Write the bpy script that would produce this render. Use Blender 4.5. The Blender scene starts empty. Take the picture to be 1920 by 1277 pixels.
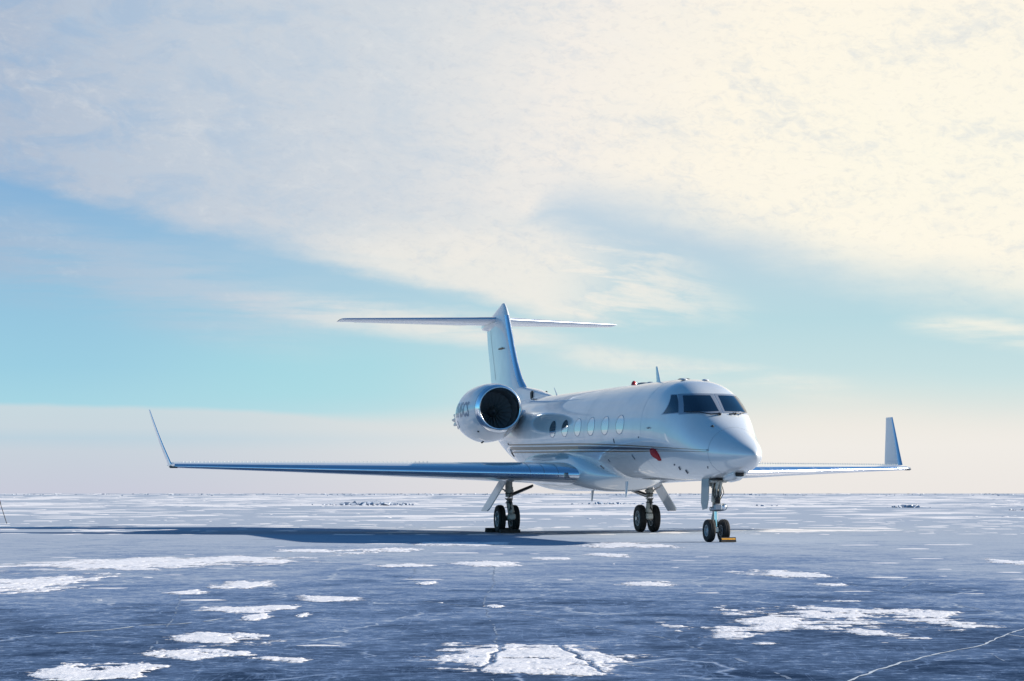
import bpy, math, random
import numpy as np
from mathutils import Vector, Matrix
scene = bpy.context.scene
R = math.radians

# ------------------------------------------------------------------ camera
CAM_YAW = R(180 - 14.03)                      # heading of the lens, aircraft axes: +x nose, +y port, +z up
cd = bpy.data.cameras.new("camera"); cam = bpy.data.objects.new("camera", cd)
scene.collection.objects.link(cam)
cam.location = (40.43, -15.56, 1.118)
cam.rotation_euler = (R(90), 0, CAM_YAW - R(90))
cd.sensor_width = 36; cd.lens = 69.55; cd.shift_y = 286.5 / 1920
cd.clip_start = 0.5; cd.clip_end = 30000
scene.camera = cam
FWD = np.array([math.cos(CAM_YAW), math.sin(CAM_YAW), 0.0])
RGT = np.array([math.sin(CAM_YAW), -math.cos(CAM_YAW), 0.0])

# ------------------------------------------------------------------ light
SUN_EL = R(23.0)
_h = RGT * 0.985 + FWD * 0.17; _h = _h / np.linalg.norm(_h)
SUN = np.array([_h[0] * math.cos(SUN_EL), _h[1] * math.cos(SUN_EL), math.sin(SUN_EL)])
sl = bpy.data.lights.new("sun", 'SUN'); sl.energy = 5.0; sl.angle = R(0.53); sl.color = (1.0, 0.93, 0.82)
so = bpy.data.objects.new("sun", sl); scene.collection.objects.link(so)
so.rotation_euler = Vector(SUN).to_track_quat('Z', 'Y').to_euler(); so.location = (0, 60, 40)

scene.view_settings.view_transform = 'Standard'; scene.view_settings.look = 'None'
scene.view_settings.exposure = 0.75; scene.view_settings.gamma = 1.0
scene.view_settings.use_curve_mapping = False
scene.render.engine = 'CYCLES'
scene.cycles.max_bounces = 8

def srgb(r, g, b):
    f = lambda c: (c / 255 / 12.92) if c <= 10 else ((c / 255 + 0.055) / 1.055) ** 2.4
    return (f(r), f(g), f(b), 1.0)

class NT:
    """small helper that writes node expressions"""
    def __init__(s, tree): s.t = tree; s.n = tree.nodes; s.l = tree.links
    def put(s, sock, v):
        if hasattr(v, 'is_linked'): s.l.new(v, sock)
        elif v is not None: sock.default_value = v
    def m(s, op, a, b=None, c=None, clamp=False):
        n = s.n.new('ShaderNodeMath'); n.operation = op; n.use_clamp = clamp
        for i, v in enumerate((a, b, c)):
            if v is not None: s.put(n.inputs[i], v)
        return n.outputs[0]
    def vm(s, op, a, b=None, scale=None):
        n = s.n.new('ShaderNodeVectorMath'); n.operation = op
        s.put(n.inputs[0], a)
        if b is not None: s.put(n.inputs[1], b)
        if scale is not None: s.put(n.inputs['Scale'], scale)
        return n.outputs['Value'] if op in ('DOT_PRODUCT', 'LENGTH') else n.outputs[0]
    def xyz(s, x, y, z):
        n = s.n.new('ShaderNodeCombineXYZ')
        for i, v in enumerate((x, y, z)): s.put(n.inputs[i], v)
        return n.outputs[0]
    def sep(s, v):
        n = s.n.new('ShaderNodeSeparateXYZ'); s.put(n.inputs[0], v); return n.outputs
    def noise(s, vec, scale, detail=4, rough=0.55, dist=0.0):
        n = s.n.new('ShaderNodeTexNoise'); s.put(n.inputs['Vector'], vec)
        n.inputs['Scale'].default_value = scale; n.inputs['Detail'].default_value = detail
        n.inputs['Roughness'].default_value = rough; n.inputs['Distortion'].default_value = dist
        return n.outputs['Fac']
    def ss(s, v, a, b, lo=0.0, hi=1.0):
        n = s.n.new('ShaderNodeMapRange'); n.interpolation_type = 'SMOOTHSTEP'
        s.put(n.inputs['Value'], v)
        s.put(n.inputs['From Min'], a); s.put(n.inputs['From Max'], b)
        s.put(n.inputs['To Min'], lo); s.put(n.inputs['To Max'], hi)
        return n.outputs['Result']
    def lin(s, v, a, b, lo=0.0, hi=1.0):
        n = s.n.new('ShaderNodeMapRange'); s.put(n.inputs['Value'], v)
        s.put(n.inputs['From Min'], a); s.put(n.inputs['From Max'], b)
        s.put(n.inputs['To Min'], lo); s.put(n.inputs['To Max'], hi)
        return n.outputs['Result']
    def ramp(s, v, stops, interp='LINEAR'):
        n = s.n.new('ShaderNodeValToRGB'); s.put(n.inputs[0], v); cr = n.color_ramp; cr.interpolation = interp
        while len(cr.elements) < len(stops): cr.elements.new(0.5)
        for e, (p, c) in zip(cr.elements, stops): e.position = p; e.color = c
        return n.outputs['Color']
    def curve(s, v, pts):
        n = s.n.new('ShaderNodeFloatCurve'); s.put(n.inputs['Value'], v)
        c = n.mapping.curves[0]; c.points[0].location = pts[0]; c.points[1].location = pts[-1]
        for p in pts[1:-1]: c.points.new(*p)
        n.mapping.update(); return n.outputs[0]
    def mix(s, f, a, b, blend='MIX'):
        n = s.n.new('ShaderNodeMix'); n.data_type = 'RGBA'; n.blend_type = blend
        s.put(n.inputs['Factor'], f); s.put(n.inputs['A'], a) if False else None
        ins = [i for i in n.inputs if i.type == 'RGBA']
        s.put(ins[0], a); s.put(ins[1], b)
        return [o for o in n.outputs if o.type == 'RGBA'][0]

# ------------------------------------------------------------------ sky
world = bpy.data.worlds.new("World"); scene.world = world; world.use_nodes = True
wt = world.node_tree; wt.nodes.clear(); w = NT(wt)
SKY_STRENGTH = 0.1
EXPO = 2 ** 0.75                               # colours below are as seen at this exposure
tc = wt.nodes.new('ShaderNodeTexCoord'); D = tc.outputs['Generated']
dx = w.vm('DOT_PRODUCT', D, tuple(RGT)); dy = w.vm('DOT_PRODUCT', D, tuple(FWD)); dz = w.sep(D)[2]
AZ = w.m('MULTIPLY', w.m('ARCTAN2', dx, dy), 57.29578)            # compass bearing in degrees, 0 towards the aircraft
EL = w.m('MULTIPLY', w.m('ARCSINE', dz), 57.29578)                # height above the horizon in degrees
AAZ = w.m('ABSOLUTE', AZ)
P = w.xyz(w.m('MULTIPLY', AZ, 0.32), w.m('MULTIPLY', EL, 1.0), 0.0)
# slow warp so that no cloud edge is a clean curve
wn = w.noise(w.vm('MULTIPLY', P, (1, 1, 1)), 0.55, 5, 0.55)
wf = w.noise(w.xyz(w.m('MULTIPLY', AZ, 0.5), w.m('MULTIPLY', EL, 1.6), 4.0), 1.1, 6, 0.62)
warp = w.m('ADD', w.m('MULTIPLY', w.m('SUBTRACT', wn, 0.5), 1.7), w.m('MULTIPLY', w.m('SUBTRACT', wf, 0.5), 0.7))
E2 = w.m('ADD', EL, warp)
T = w.lin(AZ, -18, 18)
def edge(pts, far):                                               # height of a cloud edge by bearing; a plain value far off to the sides
    c = w.curve(T, [((a + 18) / 36, e / 20) for a, e in pts])
    return w.lin(w.ss(AAZ, 22, 70), 0, 1, w.m('MULTIPLY', c, 20), far)
deck = edge([(-18, 9.7), (-14.8, 8.95), (-11.8, 8.1), (-7, 7.0), (-4, 6.15), (-1.2, 5.6), (0.2, 6.6), (1.4, 7.9), (2.6, 7.75), (5.2, 7.0), (8.3, 6.1), (11.4, 5.15), (14.8, 4.4), (18, 4.1)], 8.0)
m_deck = w.ss(E2, w.m('SUBTRACT', deck, 0.25), w.m('ADD', deck, w.lin(AZ, -8, 4, 0.45, 2.0)))
m_deck = w.m('MULTIPLY', m_deck, w.m('MULTIPLY', w.ss(AZ, -62, -26), w.ss(AZ, 165, 120)))   # the far side of the sky is clear and blue
btop = edge([(-18, 8.4), (-8, 7.4), (-3, 7.2), (0.5, 7.7), (2.5, 7.2), (4.5, 6.6), (6.2, 5.9), (7.6, 5.1), (9, 4.0), (18, 2.0)], 5.0)
bbot = edge([(-18, 9.5), (-7, 7.0), (-4, 6.15), (-1, 5.55), (0.6, 5.15), (2.2, 4.95), (4, 4.85), (6, 4.85), (7.6, 5.0), (9, 4.4), (18, 3.0)], 6.0)
m_band = w.m('MULTIPLY', w.ss(E2, w.m('SUBTRACT', bbot, 0.3), w.m('ADD', bbot, 0.5)), w.ss(E2, w.m('ADD', btop, 0.7), w.m('SUBTRACT', btop, 0.6)))
m_band = w.m('MULTIPLY', m_band, w.m('MULTIPLY', w.ss(AZ, 8.5, 2.5, 0.0, 0.9), w.m('MAXIMUM', w.ss(AZ, 4.5, 0.5), w.ss(w.noise(w.xyz(w.m('MULTIPLY', AZ, 0.30), w.m('ADD', w.m('MULTIPLY', EL, 1.7), w.m('MULTIPLY', AZ, 0.25)), 3.0), 1.1, 6, 0.62, 0.4), 0.34, 0.62))))
# thin streaks under the deck
def streak(c0, slope, half, a0, a1, b0, b1, k):
    c = w.m('ADD', w.m('MULTIPLY', AZ, slope), c0)
    d = w.m('ABSOLUTE', w.m('SUBTRACT', w.m('ADD', EL, w.m('MULTIPLY', warp, 0.45)), c))
    f = w.m('MULTIPLY', w.ss(d, half, half * 0.12), w.m('MULTIPLY', w.ss(AZ, a0, a1), w.ss(AZ, b1, b0)))
    tex = w.noise(w.xyz(w.m('MULTIPLY', AZ, 0.16), w.m('MULTIPLY', EL, 1.5), 9.0), 1.3, 5, 0.6)
    return w.m('MULTIPLY', f, w.m('MULTIPLY', w.ss(tex, 0.25, 0.62), k))
s1 = streak(3.95, -0.20, 1.9, -40, -20, -9.5, -4.0, 0.62)
s2 = streak(4.62, -0.11, 0.75, -12.5, -7.5, -0.5, 3.0, 0.85)
s3 = streak(4.25, -0.14, 0.55, 0.2, 2.5, 7.5, 11.0, 0.6)
s4 = streak(6.7, -0.16, 0.60, 10.5, 13.5, 20, 40, 0.8)
s5 = streak(6.5, -0.15, 0.30, 10.6, 12.5, 20, 40, 0.7)
# low bank above the horizon
low = edge([(-18, 2.55), (-14.8, 2.5), (-9, 2.4), (-4, 2.15), (0, 2.25), (7, 2.45), (9, 2.6), (14.8, 2.35), (18, 2.3)], 2.4)
m_low = w.ss(w.m('ADD', EL, w.m('MULTIPLY', warp, 0.16)), w.m('ADD', low, w.lin(AZ, -6, 4, 0.12, 1.1)), w.m('SUBTRACT', low, w.lin(AZ, -6, 4, 0.10, 0.9)))
high = w.ss(w.m('ADD', EL, w.m('MULTIPLY', warp, 6.0)), 16.0, 26.0)   # the deck thins into clear blue overhead
veil = w.noise(w.xyz(w.m('ADD', w.m('MULTIPLY', AZ, 0.42), w.m('MULTIPLY', EL, -0.35)), w.m('ADD', w.m('MULTIPLY', EL, 0.9), w.m('MULTIPLY', AZ, 0.20)), 21.0), 0.9, 7, 0.62, 0.5)
m_deck = w.m('MULTIPLY', m_deck, w.m('SUBTRACT', 1.0, w.m('MULTIPLY', w.ss(veil, 0.56, 0.34), w.lin(AZ, -14, 9, 0.42, 0.0))))
clouds = w.m('MAXIMUM', w.m('MULTIPLY', m_deck, w.m('SUBTRACT', 1.0, high)), m_band)
for s_ in (s1, s2, s3, s4, s5): clouds = w.m('MAXIMUM', clouds, s_)
# colours
glow = w.m('SQRT', w.m('ADD', w.m('POWER', w.m('MAXIMUM', w.m('SUBTRACT', 11.0, AZ), 0.0), 2.0),
        w.m('MULTIPLY', w.m('POWER', w.m('SUBTRACT', EL, 9.5), 2.0), 1.0)))
glow = w.m('ADD', glow, w.m('MULTIPLY', w.m('MAXIMUM', w.m('SUBTRACT', AAZ, 100.0), 0.0), 0.4))
cloud_col = w.ramp(w.m('DIVIDE', glow, 30.0), [(0.0, srgb(254, 249, 232)), (0.17, srgb(254, 247, 231)), (0.33, srgb(243, 238, 231)), (0.48, srgb(212, 218, 224)), (0.68, srgb(194, 205, 218)), (0.88, srgb(172, 187, 208))])
cream = w.m('MULTIPLY', w.ss(EL, 8.6, 6.4), w.m('MULTIPLY', w.ss(AZ, -9, -3), w.ss(AZ, 9, 4)))
cloud_col = w.mix(w.m('MULTIPLY', cream, 0.75), cloud_col, srgb(243, 239, 229))
cells = w.noise(w.xyz(w.m('ADD', w.m('MULTIPLY', AZ, 1.25), w.m('MULTIPLY', EL, 0.5)), w.m('MULTIPLY', EL, 2.1), 2.0), 1.5, 8, 0.68, 0.5)
ripple = w.noise(w.xyz(w.m('MULTIPLY', AZ, 2.2), w.m('MULTIPLY', EL, 4.6), 12.0), 1.7, 4, 0.6, 0.8)
soft = w.noise(w.xyz(w.m('MULTIPLY', AZ, 0.35), w.m('ADD', w.m('MULTIPLY', EL, 0.7), w.m('MULTIPLY', AZ, 0.12)), 7.0), 0.75, 5, 0.6, 0.4)
tex = w.m('ADD', w.m('MULTIPLY', w.m('SUBTRACT', cells, 0.5), 0.55), w.m('MULTIPLY', w.m('SUBTRACT', soft, 0.5), 0.45))
cloud_col = w.mix(w.m('ADD', 0.0, w.ss(tex, 0.02, -0.16), None, True), cloud_col, w.mix(0.34, cloud_col, srgb(186, 204, 222)))
cloud_col = w.mix(w.ss(tex, 0.0, 0.20, 0.0, 0.20), cloud_col, srgb(250, 246, 239))
cloud_col = w.mix(w.m('MULTIPLY', w.ss(ripple, 0.48, 0.30, 0.0, 0.42), w.ss(EL, 4.5, 8.0)), cloud_col, w.mix(0.28, cloud_col, srgb(176, 184, 200)))
low_col = w.mix(w.ss(AZ, -13, 8), w.ramp(w.m('DIVIDE', EL, 3.0), [(0.0, srgb(200, 203, 218)), (0.40, srgb(200, 210, 220)), (0.52, srgb(190, 210, 222)), (0.62, srgb(200, 214, 222)), (0.95, srgb(200, 218, 224))]),
                w.ramp(w.m('DIVIDE', EL, 3.0), [(0.0, srgb(236, 231, 227)), (0.45, srgb(240, 236, 230)), (0.95, srgb(236, 232, 222))]))
tl = w.m('DIVIDE', EL, 10.0)
clear = w.mix(w.ss(AZ, -14, 4),
              w.ramp(tl, [(0.0, srgb(196, 214, 226)), (0.22, srgb(170, 216, 228)), (0.36, srgb(156, 206, 226)), (0.6, srgb(147, 193, 221)), (0.9, srgb(134, 176, 215))]),
              w.ramp(tl, [(0.0, srgb(214, 226, 226)), (0.3, srgb(203, 226, 227)), (0.5, srgb(184, 217, 225)), (0.72, srgb(190, 211, 224)), (0.9, srgb(200, 214, 226))]))
cyan = w.m('MULTIPLY', w.m('MULTIPLY', w.ss(AZ, -12, -6), w.ss(AZ, 0.5, -4.5)), w.m('MULTIPLY', w.ss(EL, 2.0, 3.0), w.ss(EL, 5.0, 3.6)))
clear = w.mix(w.m('MULTIPLY', cyan, 0.45), clear, srgb(160, 219, 228))
# physically based blue overhead
nis = wt.nodes.new('ShaderNodeTexSky'); nis.sky_type = 'NISHITA'; nis.sun_disc = False
nis.sun_elevation = SUN_EL; nis.sun_rotation = math.atan2(SUN[0], SUN[1]); nis.air_density = 1.0; nis.dust_density = 0.4; nis.ozone_density = 2.0
up_col = w.mix(1.0, nis.outputs[0], (0.30, 0.68, 0.92, 1), 'MULTIPLY')
sc10 = lambda c: w.vm('SCALE', c, scale=1 / SKY_STRENGTH / EXPO)
sky = w.mix(w.m('MAXIMUM', w.ss(EL, 12.0, 30.0), w.m('MAXIMUM', w.ss(AZ, -24, -65), w.ss(AZ, 120, 160))), sc10(clear), up_col)
sky = w.mix(clouds, sky, sc10(cloud_col))
sky = w.mix(w.m('MULTIPLY', m_low, w.m('MULTIPLY', w.ss(AZ, -110, -24, 0.25, 1.0), w.ss(AZ, 170, 110, 0.25, 1.0))), sky, sc10(low_col))
sky = w.mix(w.ss(EL, -0.2, -2.0), sky, sc10((0.30, 0.33, 0.40)) if False else (1.7, 2.0, 2.6, 1))
bg = wt.nodes.new('ShaderNodeBackground'); bg.inputs['Strength'].default_value = SKY_STRENGTH
wo = wt.nodes.new('ShaderNodeOutputWorld'); wt.links.new(sky, bg.inputs[0]); wt.links.new(bg.outputs[0], wo.inputs[0])

# ------------------------------------------------------------------ helpers
COL = scene.collection
def mesh(name, verts, faces, mat=None, parent=None, smooth=True, sharp=None):
    me = bpy.data.meshes.new(name); verts = np.asarray(verts, float)
    if isinstance(faces, np.ndarray):
        me.vertices.add(len(verts)); me.vertices.foreach_set('co', verts.ravel()); k = faces.shape[1]
        me.loops.add(faces.size); me.loops.foreach_set('vertex_index', faces.ravel().astype(np.int32))
        me.polygons.add(len(faces)); me.polygons.foreach_set('loop_start', np.arange(0, faces.size, k, dtype=np.int32)); me.polygons.foreach_set('loop_total', np.full(len(faces), k, dtype=np.int32))
        me.update(calc_edges=True); me.validate()
    else: me.from_pydata(verts.tolist(), [], faces); me.update()
    if smooth: me.polygons.foreach_set('use_smooth', [True] * len(me.polygons))
    if sharp is not None and smooth: me.set_sharp_from_angle(angle=R(sharp))
    o = bpy.data.objects.new(name, me); COL.objects.link(o)
    if mat: me.materials.append(mat)
    if parent: o.parent = parent
    return o
def empty(name, loc=(0, 0, 0)):
    o = bpy.data.objects.new(name, None); o.location = loc; o.empty_display_size = 0.3; COL.objects.link(o); return o
def tag(o, label=None, cat=None, group=None, kind=None):
    for k, v in (('label', label), ('category', cat), ('group', group), ('kind', kind)):
        if v: o[k] = v
    return o
class B:
    """collects several shapes into the mesh of one part"""
    def __init__(s): s.v = []; s.f = []
    def add(s, v, f):
        n = len(s.v); s.v += [tuple(map(float, p)) for p in v]; s.f += [tuple(int(i) + n for i in q) for q in f]; return s
    def grid(s, P, closed_u=False, closed_v=False, flip=False):
        P = np.asarray(P); nu, nv = P.shape[:2]; f = []
        for i in range(nu if closed_u else nu - 1):
            for j in range(nv if closed_v else nv - 1):
                a, b, c, d = i * nv + j, ((i + 1) % nu) * nv + j, ((i + 1) % nu) * nv + (j + 1) % nv, i * nv + (j + 1) % nv
                f.append((a, d, c, b) if flip else (a, b, c, d))
        return s.add(P.reshape(-1, 3), f)
    def tube(s, pts, r, n=12, cap=True):
        pts = [np.asarray(p, float) for p in pts]; r = [r] * len(pts) if np.isscalar(r) else r; rings = []
        ref = None
        for i, p in enumerate(pts):
            t = pts[min(i + 1, len(pts) - 1)] - pts[max(i - 1, 0)]; t = t / np.linalg.norm(t)
            if ref is None: ref = np.array([0, 0, 1.0]) if abs(t[2]) < 0.9 else np.array([1.0, 0, 0])
            u = np.cross(t, ref); u /= np.linalg.norm(u); v = np.cross(t, u)
            rings.append([p + r[i] * (u * math.cos(2 * math.pi * k / n) + v * math.sin(2 * math.pi * k / n)) for k in range(n)])
        n0 = len(s.v); s.grid(np.array(rings), closed_v=True)
        if cap: s.f.append(tuple(n0 + k for k in range(n))); s.f.append(tuple(n0 + (len(pts) - 1) * n + k for k in reversed(range(n))))
        return s
    def box(s, c, size, bevel=0.0, rot=None):
        x, y, z = [k / 2 for k in size]; b = min(bevel, x, y, z)
        ring = lambda xx, yy, zz: [(-xx + b, -yy, zz), (xx - b, -yy, zz), (xx, -yy + b, zz), (xx, yy - b, zz), (xx - b, yy, zz), (-xx + b, yy, zz), (-xx, yy - b, zz), (-xx, -yy + b, zz)]
        if b > 0:
            rows = [ring(x - b, y - b, -z), ring(x, y, -z + b), ring(x, y, z - b), ring(x - b, y - b, z)]
            V = np.array(rows).reshape(-1, 3); f = []
            for i in range(3):
                for j in range(8): f.append((i * 8 + j, i * 8 + (j + 1) % 8, (i + 1) * 8 + (j + 1) % 8, (i + 1) * 8 + j))
            f += [tuple(reversed(range(8))), tuple(range(24, 32))]
        else:
            V = np.array([(i, j, k) for i in (-x, x) for j in (-y, y) for k in (-z, z)])
            f = [(0, 1, 3, 2), (4, 6, 7, 5), (0, 4, 5, 1), (2, 3, 7, 6), (0, 2, 6, 4), (1, 5, 7, 3)]
        M = np.array(Matrix(rot) if rot is not None else Matrix.Identity(3))
        return s.add(V @ M.T + np.asarray(c, float), f)
    def lathe(s, prof, c, axis='x', n=32, cap=False):
        rings = []
        for t, r in prof:
            ring = []
            for k in range(n):
                a = 2 * math.pi * k / n; u, v = r * math.cos(a), r * math.sin(a)
                ring.append({'x': (t, u, v), 'y': (u, t, v), 'z': (u, v, t)}[axis])
            rings.append(ring)
        P = np.array(rings) + np.asarray(c, float); n0 = len(s.v); s.grid(P, closed_v=True)
        if cap: s.f.append(tuple(n0 + k for k in range(n))); s.f.append(tuple(n0 + (len(prof) - 1) * n + k for k in reversed(range(n))))
        return s
    def prism(s, poly, depth, to3):
        """outline poly [(a, b)], extruded by depth; to3(a, b, t) gives the point"""
        n = len(poly); V = [to3(a, b, t) for t in (-depth / 2, depth / 2) for a, b in poly]
        return s.add(V, [tuple(reversed(range(n))), tuple(range(n, 2 * n))] + [(i, (i + 1) % n, n + (i + 1) % n, n + i) for i in range(n)])
    def out(s, name, mat, parent=None, smooth=True, sharp=35):
        o = mesh(name, s.v, s.f, mat, parent, smooth, sharp)
        import bmesh as bm_; b = bm_.new(); b.from_mesh(o.data); bm_.ops.recalc_face_normals(b, faces=b.faces); b.to_mesh(o.data); b.free()
        return o
def Ry(d): return Matrix.Rotation(R(d), 3, 'Y')
def Rx(d): return Matrix.Rotation(R(d), 3, 'X')
def Rz(d): return Matrix.Rotation(R(d), 3, 'Z')

# ------------------------------------------------------------------ materials
def mat(name, col, rough=0.5, metal=0.0, coat=0.0, spec=0.5, ior=1.5, var=0.0, vscale=3.0, bump=0.0, bscale=30.0, coat_rough=0.03):
    m = bpy.data.materials.new(name); m.use_nodes = True; t = NT(m.node_tree); p = m.node_tree.nodes['Principled BSDF']
    p.inputs['Roughness'].default_value = rough; p.inputs['Metallic'].default_value = metal
    p.inputs['Coat Weight'].default_value = coat; p.inputs['Coat Roughness'].default_value = coat_rough
    p.inputs['Specular IOR Level'].default_value = spec; p.inputs['IOR'].default_value = ior
    geo = m.node_tree.nodes.new('ShaderNodeNewGeometry').outputs['Position']
    c = (*col, 1.0)
    if var:
        n = t.noise(geo, vscale, 6, 0.65)
        k = t.ss(n, 0.3, 0.75)
        t.put(p.inputs['Base Color'], t.mix(k, c, tuple(x * (1 - var) for x in col) + (1.0,)))
        t.put(p.inputs['Roughness'], t.lin(k, 0, 1, rough, min(1, rough + 0.15)))
    else: p.inputs['Base Color'].default_value = c
    if bump:
        bn = m.node_tree.nodes.new('ShaderNodeBump'); bn.inputs['Strength'].default_value = bump; bn.inputs['Distance'].default_value = 0.01
        t.put(bn.inputs['Height'], t.noise(geo, bscale, 5, 0.6)); t.put(p.inputs['Normal'], bn.outputs[0])
        if coat: t.put(p.inputs['Coat Normal'], bn.outputs[0])
    return m
WHITE = mat("white_paint", (0.625, 0.645, 0.655), 0.30, metal=0.08, coat=1.0, var=0.06, vscale=1.6, bump=0.02, bscale=1.3)
WHITE.node_tree.nodes['Principled BSDF'].inputs['Coat IOR'].default_value = 1.75
EDGE2 = mat("dull_edge_metal", (0.55, 0.60, 0.68), 0.48, metal=1.0)
EDGE = mat("brushed_edge_metal", (0.80, 0.84, 0.90), 0.15, metal=1.0, var=0.05, vscale=2.0)
METAL = mat("polished_metal", (0.84, 0.86, 0.89), 0.10, metal=1.0, var=0.04, vscale=2.0)
STEEL = mat("bare_steel", (0.55, 0.55, 0.54), 0.28, metal=1.0, var=0.2, vscale=8)
GREY = mat("grey_frame", (0.30, 0.33, 0.38), 0.35, metal=0.4)
GLASS = mat("dark_glass", (0.004, 0.012, 0.026), 0.03, spec=0.5, ior=2.0)
CABIN = mat("cabin_glass", (0.46, 0.56, 0.64), 0.02, metal=0.75, spec=0.5, ior=2.0, coat=1.0, coat_rough=0.01)
GOLD = mat("gold_paint", (0.20, 0.115, 0.045), 0.35, coat=0.3)
DARK_REFL = mat("painted_dark_reflection", (0.010, 0.014, 0.030), 0.35, coat=0.25)  # stands for a dark reflection on the side stripe, put into its colour
DARK = mat("dark_recess", (0.008, 0.008, 0.010), 0.6)
FAN = mat("fan_metal", (0.34, 0.35, 0.37), 0.42, metal=0.4)
DOORM = mat("gear_door_grey", (0.27, 0.31, 0.32), 0.4, coat=0.3)
DUCT = mat("duct_lining", (0.13, 0.135, 0.14), 0.45)
RUBBER = mat("tyre_rubber", (0.016, 0.016, 0.017), 0.75, var=0.35, vscale=14, bump=0.15, bscale=60)
RIM = mat("wheel_rim_paint", (0.42, 0.44, 0.46), 0.4, metal=0.3, var=0.25, vscale=25)
GEAR = mat("gear_paint", (0.52, 0.51, 0.46), 0.42, var=0.35, vscale=16)
HOSE = mat("black_hose", (0.02, 0.02, 0.022), 0.5)
RED = mat("red_fabric", (0.34, 0.010, 0.018), 0.8, bump=0.4, bscale=60)
LAMP = mat("red_lens", (0.45, 0.03, 0.02), 0.2, coat=0.6)
LENS = mat("clear_lens", (0.25, 0.28, 0.32), 0.08, metal=0.7)
YELLOW = mat("yellow_paint", (0.75, 0.33, 0.02), 0.5, var=0.25, vscale=20)
BLOCK = mat("dark_rubber_block", (0.035, 0.033, 0.032), 0.8, var=0.3, vscale=12)
JOINTM = mat("skin_joint_sealant", (0.42, 0.45, 0.48), 0.5)
SEAM = mat("panel_seam", (0.16, 0.17, 0.19), 0.6)
BLUEGREY = mat("registration_blue", (0.13, 0.20, 0.30), 0.4, coat=0.5)

# ------------------------------------------------------------------ body lines
def pchip(xs,ys):
    xs=np.array(xs,float);ys=np.array(ys,float);o=np.argsort(xs);xs=xs[o];ys=ys[o]
    h=np.diff(xs);d=np.diff(ys)/h;m=np.zeros(len(xs))
    for i in range(1,len(xs)-1):
        if d[i-1]*d[i]>0:
            w1=2*h[i]+h[i-1];w2=h[i]+2*h[i-1];m[i]=(w1+w2)/(w1/d[i-1]+w2/d[i])
    m[0]=d[0];m[-1]=d[-1]
    def f(x):
        x=np.clip(np.asarray(x,float),xs[0],xs[-1]);i=np.clip(np.searchsorted(xs,x)-1,0,len(xs)-2)
        t=(x-xs[i])/h[i]
        return (2*t**3-3*t**2+1)*ys[i]+(t**3-2*t**2+t)*h[i]*m[i]+(-2*t**3+3*t**2)*ys[i+1]+(t**3-t**2)*h[i]*m[i+1]
    return f
SLOPE=0.0145
def zw(x,z): return z-SLOPE*(x+5)          # body frame -> stands slightly nose-down
#            x     top   bottom mid   half-width
FST=[( 0.00,2.02,2.02,2.02,0.0),(-0.04,2.10,1.95,2.02,0.085),(-0.15,2.17,1.88,2.02,0.17),(-0.4,2.28,1.78,2.03,0.30),
     (-0.8,2.45,1.66,2.04,0.465),(-1.3,2.64,1.57,2.07,0.62),(-1.7,2.81,1.52,2.12,0.735),(-2.05,2.99,1.49,2.18,0.825),
     (-2.45,3.28,1.465,2.26,0.915),(-2.75,3.47,1.45,2.32,0.965),(-3.1,3.64,1.435,2.4,1.02),(-3.5,3.76,1.43,2.47,1.07),(-4.0,3.83,1.425,2.54,1.115),
     (-5.0,3.87,1.42,2.6,1.165),(-6.5,3.875,1.42,2.645,1.195),(-10.,3.875,1.42,2.65,1.2),(-15.5,3.875,1.43,2.65,1.2),
     (-17.,3.87,1.5,2.68,1.17),(-18.5,3.86,1.66,2.75,1.07),(-20.5,3.83,2.05,2.92,0.84),(-22.2,3.79,2.5,3.12,0.58),(-23.5,3.74,2.86,3.28,0.36),(-24.3,3.68,3.1,3.39,0.2)]
_a=np.array(FST)
_s=lambda x:np.sqrt(np.maximum(-np.asarray(x,float),0))   # interpolate in sqrt(x) so that the tip is round
FT=pchip(_s(_a[:,0]),_a[:,1]);FB=pchip(_s(_a[:,0]),_a[:,2]);FM=pchip(_s(_a[:,0]),_a[:,3]);FW=pchip(_s(_a[:,0]),_a[:,4])
FE=pchip(_s([0,-1.2,-1.9,-2.5,-3.2,-4.2,-6,-24.3]),[2.0,2.02,2.25,2.5,2.5,2.25,2.05,2.0])   # fuller shoulders round the cockpit
def fus(x,a,off=0.0):
    """point of the body skin: station x, angle a in radians (0 starboard side, pi/2 top, -pi/2 keel)"""
    x,a=np.broadcast_arrays(np.asarray(x,float),np.asarray(a,float));s=_s(x)
    t,b,m,w=FT(s),FB(s),FM(s),FW(s)
    hh=np.where(np.sin(a)>0,t-m,m-b)
    e=2/FE(s);e=np.where(np.sin(a)>0,e,1.0)
    y=-(w+off)*np.sign(np.cos(a))*np.abs(np.cos(a))**e;z=m+(hh+off)*np.sign(np.sin(a))*np.abs(np.sin(a))**e
    return np.stack([x,y,zw(x,z)],-1)

# ------------------------------------------------------------------ frozen lake
BASE = np.array([40.43, -15.56, 0.0])
def lake(lat, dep, z=0.0):
    """a spot on the ice: metres along and across the wind rows"""
    return BASE + RGT * lat + FWD * dep + np.array([0, 0, z])
def hash2(ix, iy, seed):
    h = (ix.astype(np.int64) * 374761393 + iy.astype(np.int64) * 668265263 + seed * 974711) & 0x7fffffff
    h = ((h ^ (h >> 13)) * 1274126177) & 0x7fffffff
    return ((h ^ (h >> 16)) & 0xffff) / 65535.0
def vnoise(x, y, seed):
    ix, iy = np.floor(x), np.floor(y); fx, fy = x - ix, y - iy; fx = fx * fx * (3 - 2 * fx); fy = fy * fy * (3 - 2 * fy)
    a, b = hash2(ix, iy, seed), hash2(ix + 1, iy, seed); c, d = hash2(ix, iy + 1, seed), hash2(ix + 1, iy + 1, seed)
    return (a * (1 - fx) + b * fx) * (1 - fy) + (c * (1 - fx) + d * fx) * fy
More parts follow.
